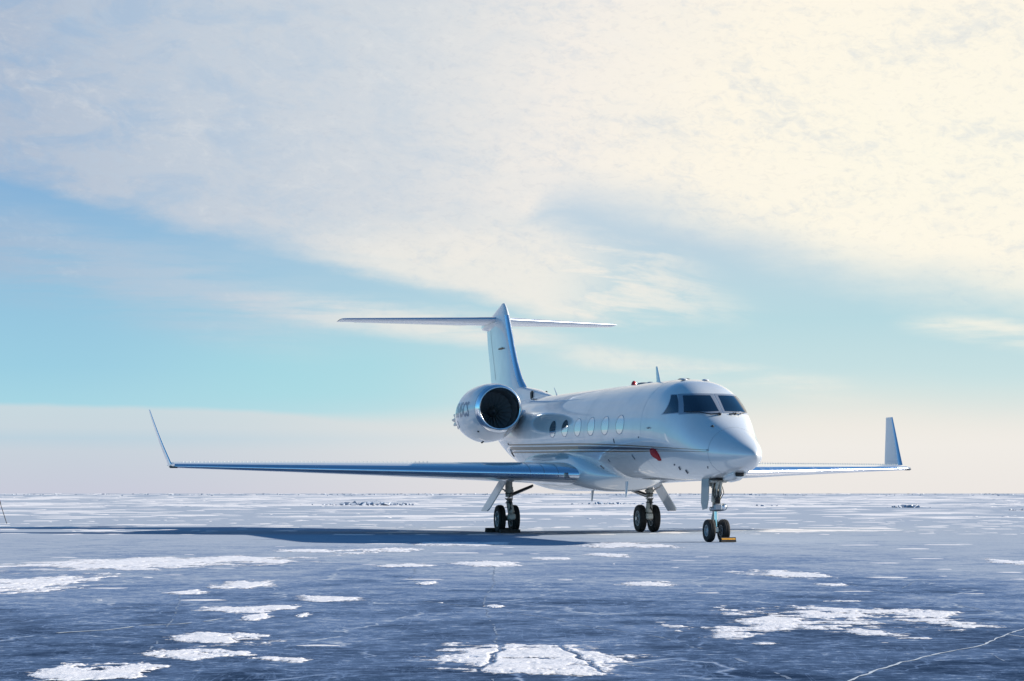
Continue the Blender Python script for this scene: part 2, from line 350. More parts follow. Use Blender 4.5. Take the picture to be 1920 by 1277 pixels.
def fbm(x, y, seed, octv=5, gain=0.55):
    v = 0; a = 1; t = 0
    for o in range(octv):
        v = v + a * vnoise(x * 2 ** o, y * 2 ** o, seed + o * 17); t += a; a *= gain
    return v / t - 0.5

def ice_material():
    m = bpy.data.materials.new("lake_ice"); m.use_nodes = True; nt = m.node_tree; nt.nodes.clear(); t = NT(nt)
    pos = nt.nodes.new('ShaderNodeNewGeometry').outputs['Position']
    rel = t.vm('SUBTRACT', pos, tuple(BASE))
    la = t.vm('DOT_PRODUCT', rel, tuple(RGT)); de = t.vm('DOT_PRODUCT', rel, tuple(FWD))     # sideways and away from the lens
    q = t.xyz(la, de, 0.0)
    big = t.noise(t.xyz(t.m('MULTIPLY', la, 0.55), t.m('MULTIPLY', de, 0.32), 0.0), 0.35, 6, 0.62, 0.3)
    mid = t.noise(t.xyz(t.m('MULTIPLY', la, 0.7), t.m('MULTIPLY', de, 0.8), 3.0), 1.9, 6, 0.66)
    fine = t.noise(t.xyz(t.m('MULTIPLY', la, 0.75), de, 5.0), 9.0, 5, 0.7)
    scr = t.noise(t.xyz(t.m('MULTIPLY', la, 1.1), t.m('MULTIPLY', de, 0.25), 8.0), 2.6, 4, 0.6, 1.2)
    pat = t.m('ADD', t.m('ADD', t.m('MULTIPLY', big, 0.40), t.m('MULTIPLY', mid, 0.33)), t.m('MULTIPLY', fine, 0.27))
    # frost, with grazing sky reflection put into the colour as paling with distance
    cover = t.m('MULTIPLY', t.m('SUBTRACT', 1.0, t.m('POWER', 2.718, t.m('MULTIPLY', de, -1 / 42.0))), 1.0)
    cover = t.m('MAXIMUM', cover, 0.0)
    frost = t.ss(t.m('ADD', pat, t.m('MULTIPLY', cover, 0.58)), 0.52, 0.98)
    streak = t.ss(fine, 0.52, 0.72, 0.0, 0.75)
    scratch = t.ss(t.m('ABSOLUTE', t.m('SUBTRACT', scr, 0.5)), 0.016, 0.0, 0.0, 0.16)
    def cracknet(sc, wd, seed):
        v_ = nt.nodes.new('ShaderNodeTexVoronoi'); v_.feature = 'DISTANCE_TO_EDGE'; v_.inputs['Scale'].default_value = sc
        wob = t.noise(t.xyz(la, de, seed), 1.3, 4, 0.6); t.put(v_.inputs['Vector'], t.xyz(t.m('ADD', la, t.m('MULTIPLY', wob, 0.9)), t.m('ADD', t.m('MULTIPLY', de, 0.6), t.m('MULTIPLY', wob, 0.7)), seed))
        return t.ss(v_.outputs['Distance'], wd, 0.0)
    net = t.m('MAXIMUM', t.m('MULTIPLY', cracknet(0.38, 0.013, 1.0), 0.60), t.m('MULTIPLY', cracknet(1.1, 0.018, 5.0), 0.32))
    net = t.m('MULTIPLY', net, t.ss(t.noise(q, 0.9, 4, 0.6), 0.36, 0.58))
    scratch = t.m('MAXIMUM', scratch, net)
    frost = t.m('ADD', frost, t.m('MAXIMUM', t.m('MULTIPLY', streak, t.ss(mid, 0.35, 0.65)), scratch), None, True)
    deep = t.mix(t.ss(mid, 0.3, 0.7), (0.009, 0.023, 0.053, 1), (0.025, 0.054, 0.110, 1))
    thin = t.mix(t.lin(frost, 0.0, 0.5), deep, (0.125, 0.19, 0.315, 1))
    col = t.mix(t.ss(frost, 0.4, 1.0), thin, (0.335, 0.38, 0.45, 1))
    p = nt.nodes.new('ShaderNodeBsdfPrincipled'); t.put(p.inputs['Base Color'], col)
    t.put(p.inputs['Roughness'], t.lin(frost, 0, 1, 0.22, 0.75)); p.inputs['IOR'].default_value = 1.31
    t.put(p.inputs['Specular IOR Level'], 0.0)
    b = nt.nodes.new('ShaderNodeBump'); b.inputs['Strength'].default_value = 0.9; b.inputs['Distance'].default_value = 0.03
    t.put(b.inputs['Height'], t.m('ADD', t.m('MULTIPLY', mid, 0.6), t.m('MULTIPLY', fine, 0.35))); t.put(p.inputs['Normal'], b.outputs[0])
    o = nt.nodes.new('ShaderNodeOutputMaterial'); nt.links.new(p.outputs[0], o.inputs[0]); return m
ICE = ice_material()
def dust_material():
    m = bpy.data.materials.new("blown_snow"); m.use_nodes = True; nt = m.node_tree; t = NT(nt); p = nt.nodes['Principled BSDF']
    at = nt.nodes.new('ShaderNodeAttribute'); at.attribute_name = "snow_cover"; d = at.outputs['Fac']
    rel = t.vm('SUBTRACT', nt.nodes.new('ShaderNodeNewGeometry').outputs['Position'], tuple(BASE))
    la = t.vm('DOT_PRODUCT', rel, tuple(RGT)); de = t.vm('DOT_PRODUCT', rel, tuple(FWD))
    n1 = t.noise(t.xyz(t.m('MULTIPLY', la, 0.7), t.m('MULTIPLY', de, 1.0), 0.0), 16.0, 6, 0.72)
    n2 = t.noise(t.xyz(t.m('MULTIPLY', la, 0.4), t.m('MULTIPLY', de, 1.0), 3.0), 4.0, 5, 0.65)
    thick = t.m('ADD', d, t.m('ADD', t.m('MULTIPLY', t.m('SUBTRACT', n1, 0.5), 1.1), t.m('MULTIPLY', t.m('SUBTRACT', n2, 0.5), 1.0)))
    t.put(p.inputs['Alpha'], t.ss(thick, 0.34, 0.62))
    t.put(p.inputs['Base Color'], t.mix(t.ss(n2, 0.3, 0.7), (0.73, 0.71, 0.72, 1), (0.62, 0.63, 0.68, 1)))
    p.inputs['Roughness'].default_value = 0.85; p.inputs['Specular IOR Level'].default_value = 0.1
    b = nt.nodes.new('ShaderNodeBump'); b.inputs['Strength'].default_value = 0.55; b.inputs['Distance'].default_value = 0.02
    t.put(b.inputs['Height'], t.m('ADD', n1, t.m('MULTIPLY', n2, 1.2))); t.put(p.inputs['Normal'], b.outputs[0])
    return m
DUST = dust_material()
SNOW = mat("packed_snow", (0.72, 0.70, 0.71), 0.8, spec=0.2, var=0.10, vscale=5, bump=0.5, bscale=18)
CRACK = mat("healed_crack_ice", (0.50, 0.55, 0.61), 0.7, spec=0.2, var=0.25, vscale=6)
CRACKF = mat("faint_crack_ice", (0.22, 0.28, 0.38), 0.7, spec=0.0, var=0.45, vscale=5)
RUBBLE = mat("broken_ice", (0.38, 0.43, 0.52), 0.45, spec=0.4, var=0.4, vscale=2)

rings = [0, 6, 14, 25, 40, 60, 90, 140, 220, 400, 800, 1800, 4000, 9000]; n = 64
gv = [lake(0, 0)]; gf = []
for r in rings[1:]:
    for k in range(n): gv.append(lake(r * math.sin(2 * math.pi * k / n), r * math.cos(2 * math.pi * k / n)))
for k in range(n): gf.append((0, 1 + (k + 1) % n, 1 + k))
for i in range(len(rings) - 2):
    for k in range(n): gf.append((1 + i * n + k, 1 + i * n + (k + 1) % n, 1 + (i + 1) * n + (k + 1) % n, 1 + (i + 1) * n + k))
LAKE = tag(mesh("frozen_lake", gv, gf, ICE, smooth=False), "wide frozen lake of dark blue wind polished ice dusted with frost", kind="structure")

def crack(pts, wid, material, seed, gap=0.0, h=0.0012):
    rnd = random.Random(seed); P = [np.array(p, float) for p in pts]; fine = []
    for a, b in zip(P[:-1], P[1:]):
        L = np.linalg.norm(b - a); k = max(2, int(L / 0.10))
        nrm = np.array([-(b - a)[1], (b - a)[0]]) / L; off = 0
        for i in range(k):
            off = off * 0.8 + rnd.uniform(-1, 1) * 0.012
            fine.append(a + (b - a) * i / k + nrm * off)
    fine.append(P[-1]); v = []; f = []; skip = False
    for i, p in enumerate(fine):
        d = fine[min(i + 1, len(fine) - 1)] - fine[max(i - 1, 0)]; d = d / (np.linalg.norm(d) + 1e-9); nn = np.array([-d[1], d[0]])
        ww = wid * rnd.uniform(0.2, 0.75)
        for s_ in (-1, 0, 1): q = p + nn * s_ * ww * 0.5; v.append(lake(q[0], q[1], h + (0.0003 if s_ == 0 else 0.0)))
        if rnd.random() < 0.5: skip = rnd.random() < gap
        if i and not skip: j = 3 * (i - 1); f += [(j, j + 3, j + 4, j + 1), (j + 1, j + 4, j + 5, j + 2)]
    mesh("ice_crack", v, f, material, LAKE)
crack([(1.84, 11.36), (2.28, 12.45), (2.63, 13.17), (2.98, 13.82), (3.45, 14.55), (3.92, 15.65), (4.34, 16.52)], 0.036, CRACK, 1, 0.0, 0.003)
crack([(3.92, 15.65), (4.0, 15.3), (3.93, 15.1)], 0.03, CRACK, 12)
crack([(-4.01, 15.19), (-3.75, 15.47), (-3.58, 15.89), (-3.31, 16.14), (-3.14, 16.66), (-2.86, 16.86), (-2.63, 17.43), (-2.57, 17.65)], 0.06, CRACK, 2, 0.4, 0.004)
for i, (pts, ww, g) in enumerate([
    ([(-0.28, 29.84), (-0.22, 25.13), (-0.26, 22.42), (-0.26, 19.75), (-0.22, 18.03), (-0.16, 16.59), (-0.12, 15.65), (-0.12, 14.76)], 0.035, 0.25),
    ([(-0.11, 12.31), (-0.12, 11.2)], 0.03, 0.2),
    ([(-1.01, 20.74), (-0.53, 19.75), (-0.05, 18.6), (0.33, 17.65), (0.71, 16.39), (1.16, 15.36), (1.31, 14.3)], 0.05, 0.45),
    ([(1.26, 14.55), (1.49, 13.82), (1.63, 12.57), (1.67, 11.68)], 0.05, 0.4),
    ([(4.14, 24.4), (4.24, 21.27), (4.47, 19.75), (4.61, 17.65)], 0.06, 0.4), ([(4.53, 23.04), (5.12, 25.13), (5.35, 25.92)], 0.06, 0.3),
    ([(-1.43, 29.41), (-1.33, 25.92), (-1.09, 23.7)], 0.05, 0.4), ([(-3.75, 22.42), (-3.02, 17.65), (-2.49, 13.38)], 0.03, 0.5),
    ([(3.35, 13.82), (3.28, 12.96)], 0.025, 0.2), ([(0.4, 13.9), (0.9, 12.6), (1.3, 11.3)], 0.03, 0.5), ([(-3.9, 19.2), (-2.2, 21.5), (-0.9, 24.2)], 0.03, 0.5)]):
    crack(pts, ww, CRACKF, 20 + i, g)

def patch(label, lat, dep, hw, hd, seed, rag=1.0, lean=0.0, thick=0.013, cuts=0):
    """ragged sheet of old snow, a height field that dips under the ice at its edge"""
    ex = 1.45; nx = int(np.clip(2 * hw * ex / (0.00062 * dep), 50, 300)); ny = int(np.clip(2 * hd * ex / (0.0017 * dep), 50, 220))
    U, V = np.meshgrid(np.linspace(-ex, ex, nx), np.linspace(-ex, ex, ny))
    X = U * hw; Y = V * hd; s_ = 1 / min(0.55, max(0.10, hw * 0.7))
    Uc = U - lean * V
    body = 1.0 - np.sqrt(Uc ** 2 + V ** 2) ** 1.3
    nz = fbm(X * 2.2 / hw ** 0.6 + 31 * seed, Y * 1.5 / hd ** 0.6 + 7 * seed, seed, 7, 0.68)
    nf = fbm(X * 3.0 / hw ** 0.4 + 5, Y * 8.0 / hd ** 0.4, seed + 50, 5, 0.6)
    rag = max(rag, 0.55); fld = body + rag * (nz * 3.3 + nf * 2.1) - 0.40
    for c_ in range(cuts):
        rr = random.Random(seed * 7 + c_); a0, a1 = rr.uniform(-0.5, 0.5), rr.uniform(-0.25, 0.25)
        fld = np.minimum(fld, 14 * np.abs(Uc - a0 - a1 * V - 0.12 * fbm(Y * 3, X * 0, seed + c_, 3)) - 0.42)
    edge = np.maximum(np.abs(U), np.abs(V)) / ex
    fld = np.where(edge > 0.94, -2, fld); den = np.clip(0.62 + fld * 1.25, 0, 1.4)
    Z = 0.0012 + thick * 0.75 * np.clip(fld * 7, 0, 0.75) + np.where(fld > 0, thick * 0.6 * np.clip(fld * 3, 0, 1) * (0.25 + fbm(X * 7, Y * 4, seed + 90, 5, 0.7) * 2.0), 0)
    Z = np.maximum(Z, 0.0012); D_ = den > 0.05
    keep = D_[:-1, :-1] | D_[1:, :-1] | D_[:-1, 1:] | D_[1:, 1:]
    idx = np.arange(nx * ny).reshape(ny, nx); q = np.stack([idx[:-1, :-1], idx[:-1, 1:], idx[1:, 1:], idx[1:, :-1]], -1)[keep]
    used, inv = np.unique(q, return_inverse=True); inv = inv.reshape(q.shape)
    W = BASE[None] + (lat + X.ravel()[used])[:, None] * RGT + (dep + Y.ravel()[used])[:, None] * FWD; W[:, 2] = Z.ravel()[used]
    c0 = lake(lat, dep); o = mesh("snow_patch", W - c0, inv, DUST); o.location = c0
    at = o.data.attributes.new("snow_cover", 'FLOAT', 'POINT'); at.data.foreach_set('value', den.ravel()[used].astype(np.float32))
    return tag(o, label, "snow patch", "snow patches lying on the ice")
PATCHES = [
 ("largest near snow patch, cracked across, at the middle of the bottom edge", 0.12, 13.4, 0.76, 1.25, 0.75, 0.0, 2),
 ("large ragged snow patch with dark gaps on the right half of the ice", 2.79, 17.5, 1.18, 2.28, 0.95, 0.25, 0),
 ("long white snow patch stretching across the left below the aircraft shadow", -5.6, 32.0, 2.1, 3.6, 0.55, 0.55, 0),
 ("snow patch cut off by the left edge of the photo", -5.9, 23.9, 0.72, 3.4, 0.8, 0.1, 0),
 ("small smooth spindle of snow, alone, below the long left patch", -3.65, 22.3, 0.29, 0.55, 0.25, 0.0, 0),
 ("split arrow shaped snow patch left of centre, under the long patch's right end", -3.27, 24.1, 0.44, 1.35, 0.6, -0.35, 0),
 ("thin snow sliver pointing right, between the arrow shaped patch and the centre", -2.0, 20.9, 0.42, 0.65, 0.4, -0.3, 0),
 ("low ragged snow patch of two lobes above a small jagged one, left of centre", -2.55, 19.15, 0.49, 0.75, 0.7, 0.2, 0),
 ("small jagged snow patch just under the two lobed one", -2.31, 17.75, 0.16, 0.62, 0.7, 0.0, 0),
 ("upper of the two stacked ragged snow patches in the left foreground", -2.26, 15.15, 0.44, 0.62, 0.9, -0.3, 0),
 ("lower of the two stacked ragged snow patches in the left foreground", -2.18, 13.75, 0.40, 0.50, 0.9, -0.3, 0),
 ("small flat snow patch at the right tip of the lower stacked patch", -1.55, 13.3, 0.19, 0.30, 0.4, -0.3, 0),
 ("broad broken snow patch in the bottom left corner", -2.62, 12.25, 0.37, 0.62, 1.0, -0.1, 0),
 ("tiny lone snow patch right of the two lobed patch", -1.92, 18.2, 0.08, 0.38, 0.3, 0.0, 0),
 ("thin snow strip left of the ragged strip below the left main wheels", -1.64, 30.6, 0.45, 0.92, 0.4, -0.1, 0),
 ("ragged snow strip straight below the left main wheels, before the faint vertical crack", -0.42, 31.3, 0.65, 1.25, 0.65, 0.1, 0),
 ("thin snow strip below and between the two main landing gears", 0.71, 33.9, 0.43, 0.85, 0.4, -0.1, 0),
 ("snow strip below the right main wheels", 1.78, 35.8, 0.42, 1.35, 0.6, -0.2, 0),
 ("pale broken snow strip just under the shadow, left of the left main wheels", -2.57, 38.9, 0.79, 2.2, 0.8, 0.1, 0),
 ("long snow strip in front of the right main wheels", 2.39, 42.3, 1.2, 2.4, 0.75, 0.0, 0),
 ("long snow strip touching the front edge of the shadow under the left main wheels", -1.26, 43.5, 1.3, 1.8, 0.6, 0.2, 0),
 ("thin broken snow strip right of the nose wheels, in front of the right wing", 3.78, 27.4, 0.6, 1.3, 0.7, -0.35, 0),
 ("thin snow strip midway between the nose wheels and the big cracked patch", 1.66, 24.4, 0.40, 0.75, 0.5, 0.1, 0),
 ("short snow dash on the faint vertical crack above the big cracked patch", -0.18, 19.6, 0.10, 0.33, 0.3, -0.1, 0),
 ("short snow dash above the large ragged right patch", 3.89, 24.1, 0.21, 0.50, 0.4, 0.0, 0),
 ("speckled snow patch at the right edge of the ice", 8.06, 32.0, 0.36, 1.6, 1.1, 0.0, 0),
 ("snow strip between the shadow and the right end of the long left patch", -3.96, 38.5, 0.75, 1.25, 0.6, 0.1, 0),
 ("short thin snow dash under the strip left of the faint vertical crack", -1.06, 24.6, 0.17, 0.45, 0.3, 0.0, 0),
]
for i, (lab, la, de, hw, hd, rag, lean, cuts) in enumerate(PATCHES):
    patch(lab, la, de, hw, hd, i + 3, rag, lean, 0.0062 + 0.00024 * de, cuts)

# far snow: countless low drifts out to the horizon
rs = np.random.RandomState(5); v = []; f = []
def drift(la, de, a, b, h, k=9):
    n0 = len(v); ph = rs.uniform(0, 6.28); rr = 1 + 0.28 * rs.uniform(-1, 1, k)
    for lev, (sc, hz) in enumerate(((1.0, -0.02), (0.72, 0.75))):
        for j in range(k):
            t = 2 * math.pi * j / k; q = rr[j] * sc; v.append(lake(la + a * q * math.cos(t), de + b * q * math.sin(t), h * hz * (1 + 0.3 * rs.uniform(-1, 1) * lev)))
    v.append(lake(la + a * rs.uniform(-0.3, 0.3), de, h)); top = len(v) - 1
    for j in range(k):
        f.append((n0 + j, n0 + (j + 1) % k, n0 + k + (j + 1) % k, n0 + k + j)); f.append((n0 + k + j, n0 + k + (j + 1) % k, top))
for i in range(3900):
    y = rs.uniform(0.5, 78) ** 1.0 if i < 1650 else rs.uniform(0.5, 26)          # spread so that the view fills evenly to the horizon
    de = 1.118 * 3709 / y; de = min(de, 6500)
    if de < 47: continue
    la = rs.uniform(-0.55, 0.55) * de
    lw = rs.lognormal(0, 0.8) * (0.5 + 0.0125 * de) * 0.40; b = lw * rs.uniform(0.25, 1.1)
    h = rs.uniform(0.15, 1.0) ** 1.5 * (0.010 + 0.00022 * de)
    if rs.uniform() < 0.35 and de < 110: lw *= 0.5
    if lw > 9: lw = 9 + (lw - 9) * 0.3
    if de < 85: lw *= 0.5; h *= 0.6; b *= 0.6
    drift(la, de, lw, b, h)
for i in range(150):                                             # thin dashes between the patches
    y = rs.uniform(88, 330); de = 1.118 * 3709 / y; la = rs.uniform(-0.30, 0.30) * de; k = rs.lognormal(0, 0.7)
    if y > 170 and rs.uniform() < 0.85: continue
    k = min(k, 2.2); drift(la, de, k * 0.0052 * de, k * rs.uniform(0.00004, 0.00011) * de * de + 0.01, rs.uniform(0.003, 0.007) * (0.4 + de / 40))
tag(mesh("snow_drifts", v, f, SNOW), "countless low snow drifts scattered over the ice out to the horizon", kind="stuff")

# broken ice heaps
def heap(name, label, la, de, wd, dp, h, cnt, seed):
    r = random.Random(seed); b = B()
    for i in range(cnt):
        u = r.gauss(0, 0.42); x = la + u * wd; y = de + r.uniform(-dp, dp); k = h * (0.25 + 0.75 * r.random()) * math.exp(-1.4 * u * u)
        M = Matrix.Rotation(r.uniform(0, 6.3), 3, 'Z') @ Matrix.Rotation(r.uniform(-0.9, 0.9), 3, 'X') @ Matrix.Rotation(r.uniform(-0.6, 0.6), 3, 'Y')
        b.box(lake(x, y, k * 0.35), (k * r.uniform(0.8, 2.2), k * r.uniform(0.8, 1.8), k * r.uniform(0.35, 0.9)), 0.02 * k, M)
    tag(b.out(name, RUBBLE, smooth=False), label, kind="stuff")
heap("ice_rubble", "ridge of broken blue ice blocks far behind the left wing", -13.6, 185, 6.0, 5, 0.36, 90, 1)
heap("ice_rubble", "small heap of dark broken ice far out beyond the right wing tip", 31.0, 155, 1.6, 2, 0.30, 34, 2)
heap("ice_rubble", "scattered broken ice far out between the main wheels", 9.5, 200, 6.0, 4, 0.26, 50, 3)
heap("ice_rubble", "low line of broken ice far out at the right edge", 34.5, 128, 3.5, 3, 0.16, 40, 4)
heap("ice_rubble", "few dark ice lumps far out just right of the nose wheels", 22.0, 170, 1.6, 2, 0.2, 12, 5)
b = B(); rr = random.Random(8)
for i in range(520):                                             # pressure ridge all along the horizon
    de = rr.uniform(900, 2600); la = rr.uniform(-0.33, 0.33) * de; k = rr.uniform(0.3, 1.0) * de * 0.00040
    b.box(lake(la, de, k * 0.3), (k * rr.uniform(1, 5), k * 2, k), 0.0, Matrix.Rotation(rr.uniform(0, 6.3), 3, 'Z') @ Matrix.Rotation(rr.uniform(-0.5, 0.5), 3, 'X'))
tag(b.out("ice_rubble", RUBBLE, smooth=False), "low dark line of broken ice along the horizon", kind="stuff")

# marker pole at the left edge
pb = lake(-18.59, 72.8); pole = tag(empty("marker_pole", pb), "thin dark leaning pole stuck in the ice at the far left edge", "pole")
tp = RGT * -0.30 + np.array([0, 0, 0.93])
B().tube([np.zeros(3), tp * 0.5, tp], [0.014, 0.013, 0.011], 8).out("pole_shaft", HOSE, pole)
fl = mat("faded_red_cloth", (0.45, 0.26, 0.23), 0.8)
B().grid(np.array([[tp * (0.82 + 0.18 * j) + RGT * (0.05 * i + 0.0) + FWD * 0.03 * math.sin(4 * i) + np.array([0, 0, -0.05 * i]) for i in np.linspace(0.06, 1, 6)] for j in (0, 1)])).out("pole_flag", fl, pole)

# ------------------------------------------------------------------ private jet
jet = tag(empty("private_jet", (-14.1, 0, 0)), "white twin engined private jet with T tail and gold side stripes, parked on ice", "jet aeroplane")
JL = np.array([-14.1, 0, 0])
def part(b, name, material, parent=jet, smooth=True, sharp=35):
    o = b.out(name, material, None, smooth, sharp)
    o.data.transform(Matrix.Translation(-Vector(JL))); o.parent = parent      # children carry the jet's own axes
    return o

# body: one loft from radome joint to tail cone
def loft(xs, na=96): return np.array([fus(x, np.linspace(-math.pi / 2, 1.5 * math.pi, na, endpoint=False)) for x in xs])
JOINT = -1.32
xs = np.concatenate([np.linspace(JOINT, -4.2, 50), np.linspace(-4.5, -15.5, 34), np.linspace(-16, -24.3, 34)])
b = B().grid(loft(xs), closed_v=True); n0 = len(b.v); b.f.append(tuple(n0 - 96 + k for k in range(96)))
body = part(b, "fuselage", WHITE, sharp=60)
b = B().grid(loft(-np.linspace(0.0, 1, 34)[1:] ** 2 * 1.305), closed_v=True)
b.f.append(tuple(range(96)))
radome = part(b, "radome", WHITE, sharp=80)
b = B(); P = loft([JOINT + 0.012, JOINT + 0.012, JOINT - 0.004, JOINT - 0.004]);
for k, off in enumerate((-0.02, 0.0025, 0.0025, -0.02)): P[k] = fus([JOINT + 0.016, JOINT + 0.010, JOINT - 0.002, JOINT - 0.008][k], np.linspace(-math.pi / 2, 1.5 * math.pi, 96, endpoint=False), off)
part(b.grid(P, closed_v=True), "radome_joint", JOINTM, body)
for x in (-4.62, -9.3, -13.0, -16.4):                            # skin joints, barely proud of the paint
    P = [fus(x + d, np.linspace(-math.pi / 2, 1.5 * math.pi, 96, endpoint=False), o_) for d, o_ in ((0.006, -0.01), (0.004, 0.0012), (-0.004, 0.0012), (-0.006, -0.01))]
    part(B().grid(np.array(P), closed_v=True), "skin_joint", JOINTM, body)

def skin(b, xfun, afun, nu, nv, off):
    """patch that hugs the skin at height off"""
    P = np.array([[fus(xfun(u, v), afun(u, v), off) for v in np.linspace(0, 1, nv)] for u in np.linspace(0, 1, nu)]); return b.grid(P)
def a_at(x, z):
    """skin angle on the starboard side where the standing height is z"""
    s = _s(x); t, b_, m_ = float(FT(s)), float(FB(s)), float(FM(s)); q = z + SLOPE * (x + 5) - m_
    if q < 0: return -math.asin(min(1.0, -q / (m_ - b_)))
    return math.asin(min(1.0, q / (t - m_)) ** (float(FE(s)) / 2))
def x_front(y, z):
    """station where the skin passes through (y, z), seen from ahead"""
    lo, hi = -6.0, -0.01
    def inside(x):
        s = _s(x); zz = z + SLOPE * (x + 5); t, bb, m_, ww = FT(s), FB(s), FM(s), FW(s); h = t - m_ if zz > m_ else m_ - bb
        e = FE(s) if zz > m_ else 2.0
        return (abs(y) / max(ww, 1e-6)) ** e + (abs(zz - m_) / max(h, 1e-6)) ** e < 1
    for _ in range(40):
        md = (lo + hi) / 2
        if inside(md): lo = md
        else: hi = md
    return lo
def nrm_front(y, z):
    e = 0.01; p = lambda yy, zz: np.array([x_front(yy, zz), yy, zz])
    n = np.cross(p(y + e, z) - p(y - e, z), p(y, z + e) - p(y, z - e)); n /= np.linalg.norm(n); return n if n[0] > 0 else -n
def pane(corners, off, nu=12, nv=10, side=1, flat=0.0):
    (bl, br, tr, tl) = [np.array(c) for c in corners]; P = []
    for v in np.linspace(0, 1, nv):
        row = []
        for u in np.linspace(0, 1, nu):
            q = (bl * (1 - u) + br * u) * (1 - v) + (tl * (1 - u) + tr * u) * v
            nn = nrm_front(q[0], q[1]); row.append(np.array([x_front(q[0], q[1]), q[0], q[1]]) + nn * off)
        P.append(row)
    P = np.array(P)
    if flat:                                                     # real windscreen panes are nearly flat
        A = np.c_[P.reshape(-1, 3)[:, 1:], np.ones(len(P.reshape(-1, 3)))]; co, *_ = np.linalg.lstsq(A, P.reshape(-1, 3)[:, 0], rcond=None)
        fx = (A @ co).reshape(P.shape[:2]); P[..., 0] = P[..., 0] * (1 - flat) + (fx + 0.02) * flat
    P[..., 1] *= side
    return P
def pane_part(name, corners, off, material, side, parent=None, thick=0.012, flat=0.0):
    P = pane(corners, off, side=side, flat=flat); Q = P - np.array([thick, 0, thick * 0.4]); b = B(); b.grid(P)
    ring = lambda A: np.array(list(A[0, :]) + list(A[1:, -1]) + list(A[-1, -2::-1]) + list(A[-2:0:-1, 0]))
    b.grid(np.array([ring(P), ring(Q)]), closed_v=True)
    return part(b, name, material, parent or body, sharp=50)
FRAME = [(-0.845, 2.925), (-0.012, 2.94), (-0.012, 3.415), (-0.70, 3.42)]
PANE = [(-0.765, 2.968), (-0.078, 2.985), (-0.098, 3.365), (-0.645, 3.37)]
SIDE = [(-0.995, 2.975), (-0.838, 2.975), (-0.725, 3.395), (-0.79, 3.40)]
SIDEF = [(-1.015, 2.955), (-0.830, 2.955), (-0.715, 3.415), (-0.79, 3.42)]
for sd in (1, -1):
    f_ = pane_part("windscreen_frame", FRAME, 0.006, GREY, sd)
    pane_part("windscreen_pane", PANE, 0.012, GLASS, sd, flat=0.0)
    pane_part("side_window_frame", SIDEF, 0.004, GREY, sd)
    pane_part("side_window", SIDE, 0.009, GLASS, sd)
    # wipers
    b2 = B(); b = B(); w0 = np.array([x_front(-0.06, 2.90), -0.10, 2.89]) + np.array([0.03, 0, 0.03])
    pts = [(-0.10, 2.90), (-0.30, 2.885), (-0.52, 2.945), (-0.74, 2.965)]
    pp = [np.array([x_front(y, z), y, z]) + nrm_front(y, z) * 0.035 for y, z in pts]
    if sd < 0: pts = [(-0.28, 2.915), (-0.40, 2.90), (-0.50, 2.93), (-0.60, 2.95)]; pp = [np.array([x_front(y, z), y, z]) + nrm_front(y, z) * 0.035 for y, z in pts]
    for p in pp: p[1] *= sd
    b.tube(pp, [0.016, 0.014, 0.010, 0.008], 8); b.box(pp[0] - np.array([0, 0, 0.015]), (0.05, 0.05, 0.05), 0.01); b.box(pp[1], (0.04, 0.07, 0.025), 0.008)
    q = np.array([x_front(0.1, 2.92), 0.17 * sd, 2.90]); b2.box(q + np.array([0.03, 0, 0.02]), (0.03, 0.10, 0.025), 0.005); b2.box(q + np.array([0.035, 0.05, 0.035]), (0.03, 0.02, 0.05), 0.004)
    part(b, "wiper", HOSE, body); part(b2, "wiper_stop", HOSE, body)

# cabin windows
WX = [-6.16, -7.41, -8.66, -9.91, -11.16, -12.41]
def oval(xc, rx, rz, r0, r1, off0, off1, side, nr=5, na=40):
    P = []
    for i in range(nr):
        k = r0 + (r1 - r0) * i / (nr - 1); row = []
        for j in range(na):
            t = 2 * math.pi * j / na; x = xc + rx * k * math.cos(t); z = 2.79 + SLOPE * (-xc - 5.0) * 1.0 + rz * k * math.sin(t)
            p = fus(x, a_at(x, z), off0 + (off1 - off0) * i / (nr - 1)); p[1] *= side; row.append(p)
        P.append(row)
    return np.array(P)
for xc in WX:
    for sd in (1, -1):
        wdw = part(B().grid(oval(xc, 0.325, 0.232, 0.02, 1.0, 0.004, 0.004, sd, 7), closed_v=True), "cabin_window", CABIN, body)
        part(B().grid(oval(xc, 0.325, 0.232, 0.985, 1.05, 0.008, 0.0012, sd, 3), closed_v=True), "window_rim", JOINTM, wdw)

# side stripes
ZS = pchip([-17.9, -14.7, -9.3, -6.0, -3.1, -1.34], [2.475, 2.41, 2.31, 2.22, 2.135, 2.065])
TW = pchip([-17.9, -12, -6, -3.5, -1.34], [0.27, 0.25, 0.18, 0.10, 0.045])
def stripe(name, x0, x1, c0, wd, material, side, n=60):
    b = B(); P = []
    for x in np.linspace(x0, x1, n):
        tw = float(TW(x)); zc = float(ZS(x)) + c0 * tw; row = []
        for k in np.linspace(-0.5, 0.5, 4):
            p = fus(x, a_at(x, zc + k * wd(x) * tw), 0.003); p[1] *= side; row.append(p)
        P.append(row)
    return part(b.grid(np.array(P)), name, material, body)
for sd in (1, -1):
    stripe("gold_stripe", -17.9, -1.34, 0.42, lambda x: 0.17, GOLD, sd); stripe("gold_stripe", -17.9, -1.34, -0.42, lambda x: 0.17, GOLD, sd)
    stripe("gold_stripe", -17.9, -10.05, 0.0, lambda x: 0.36, GOLD, sd, 30); stripe("reflection_stripe", -10.05, -2.6, 0.0, lambda x: 0.36 * max(0.02, min(1, (-x - 2.5) / 2.2)), DARK_REFL, sd, 30)  # forward middle band: dark tone of a reflection painted in as colour

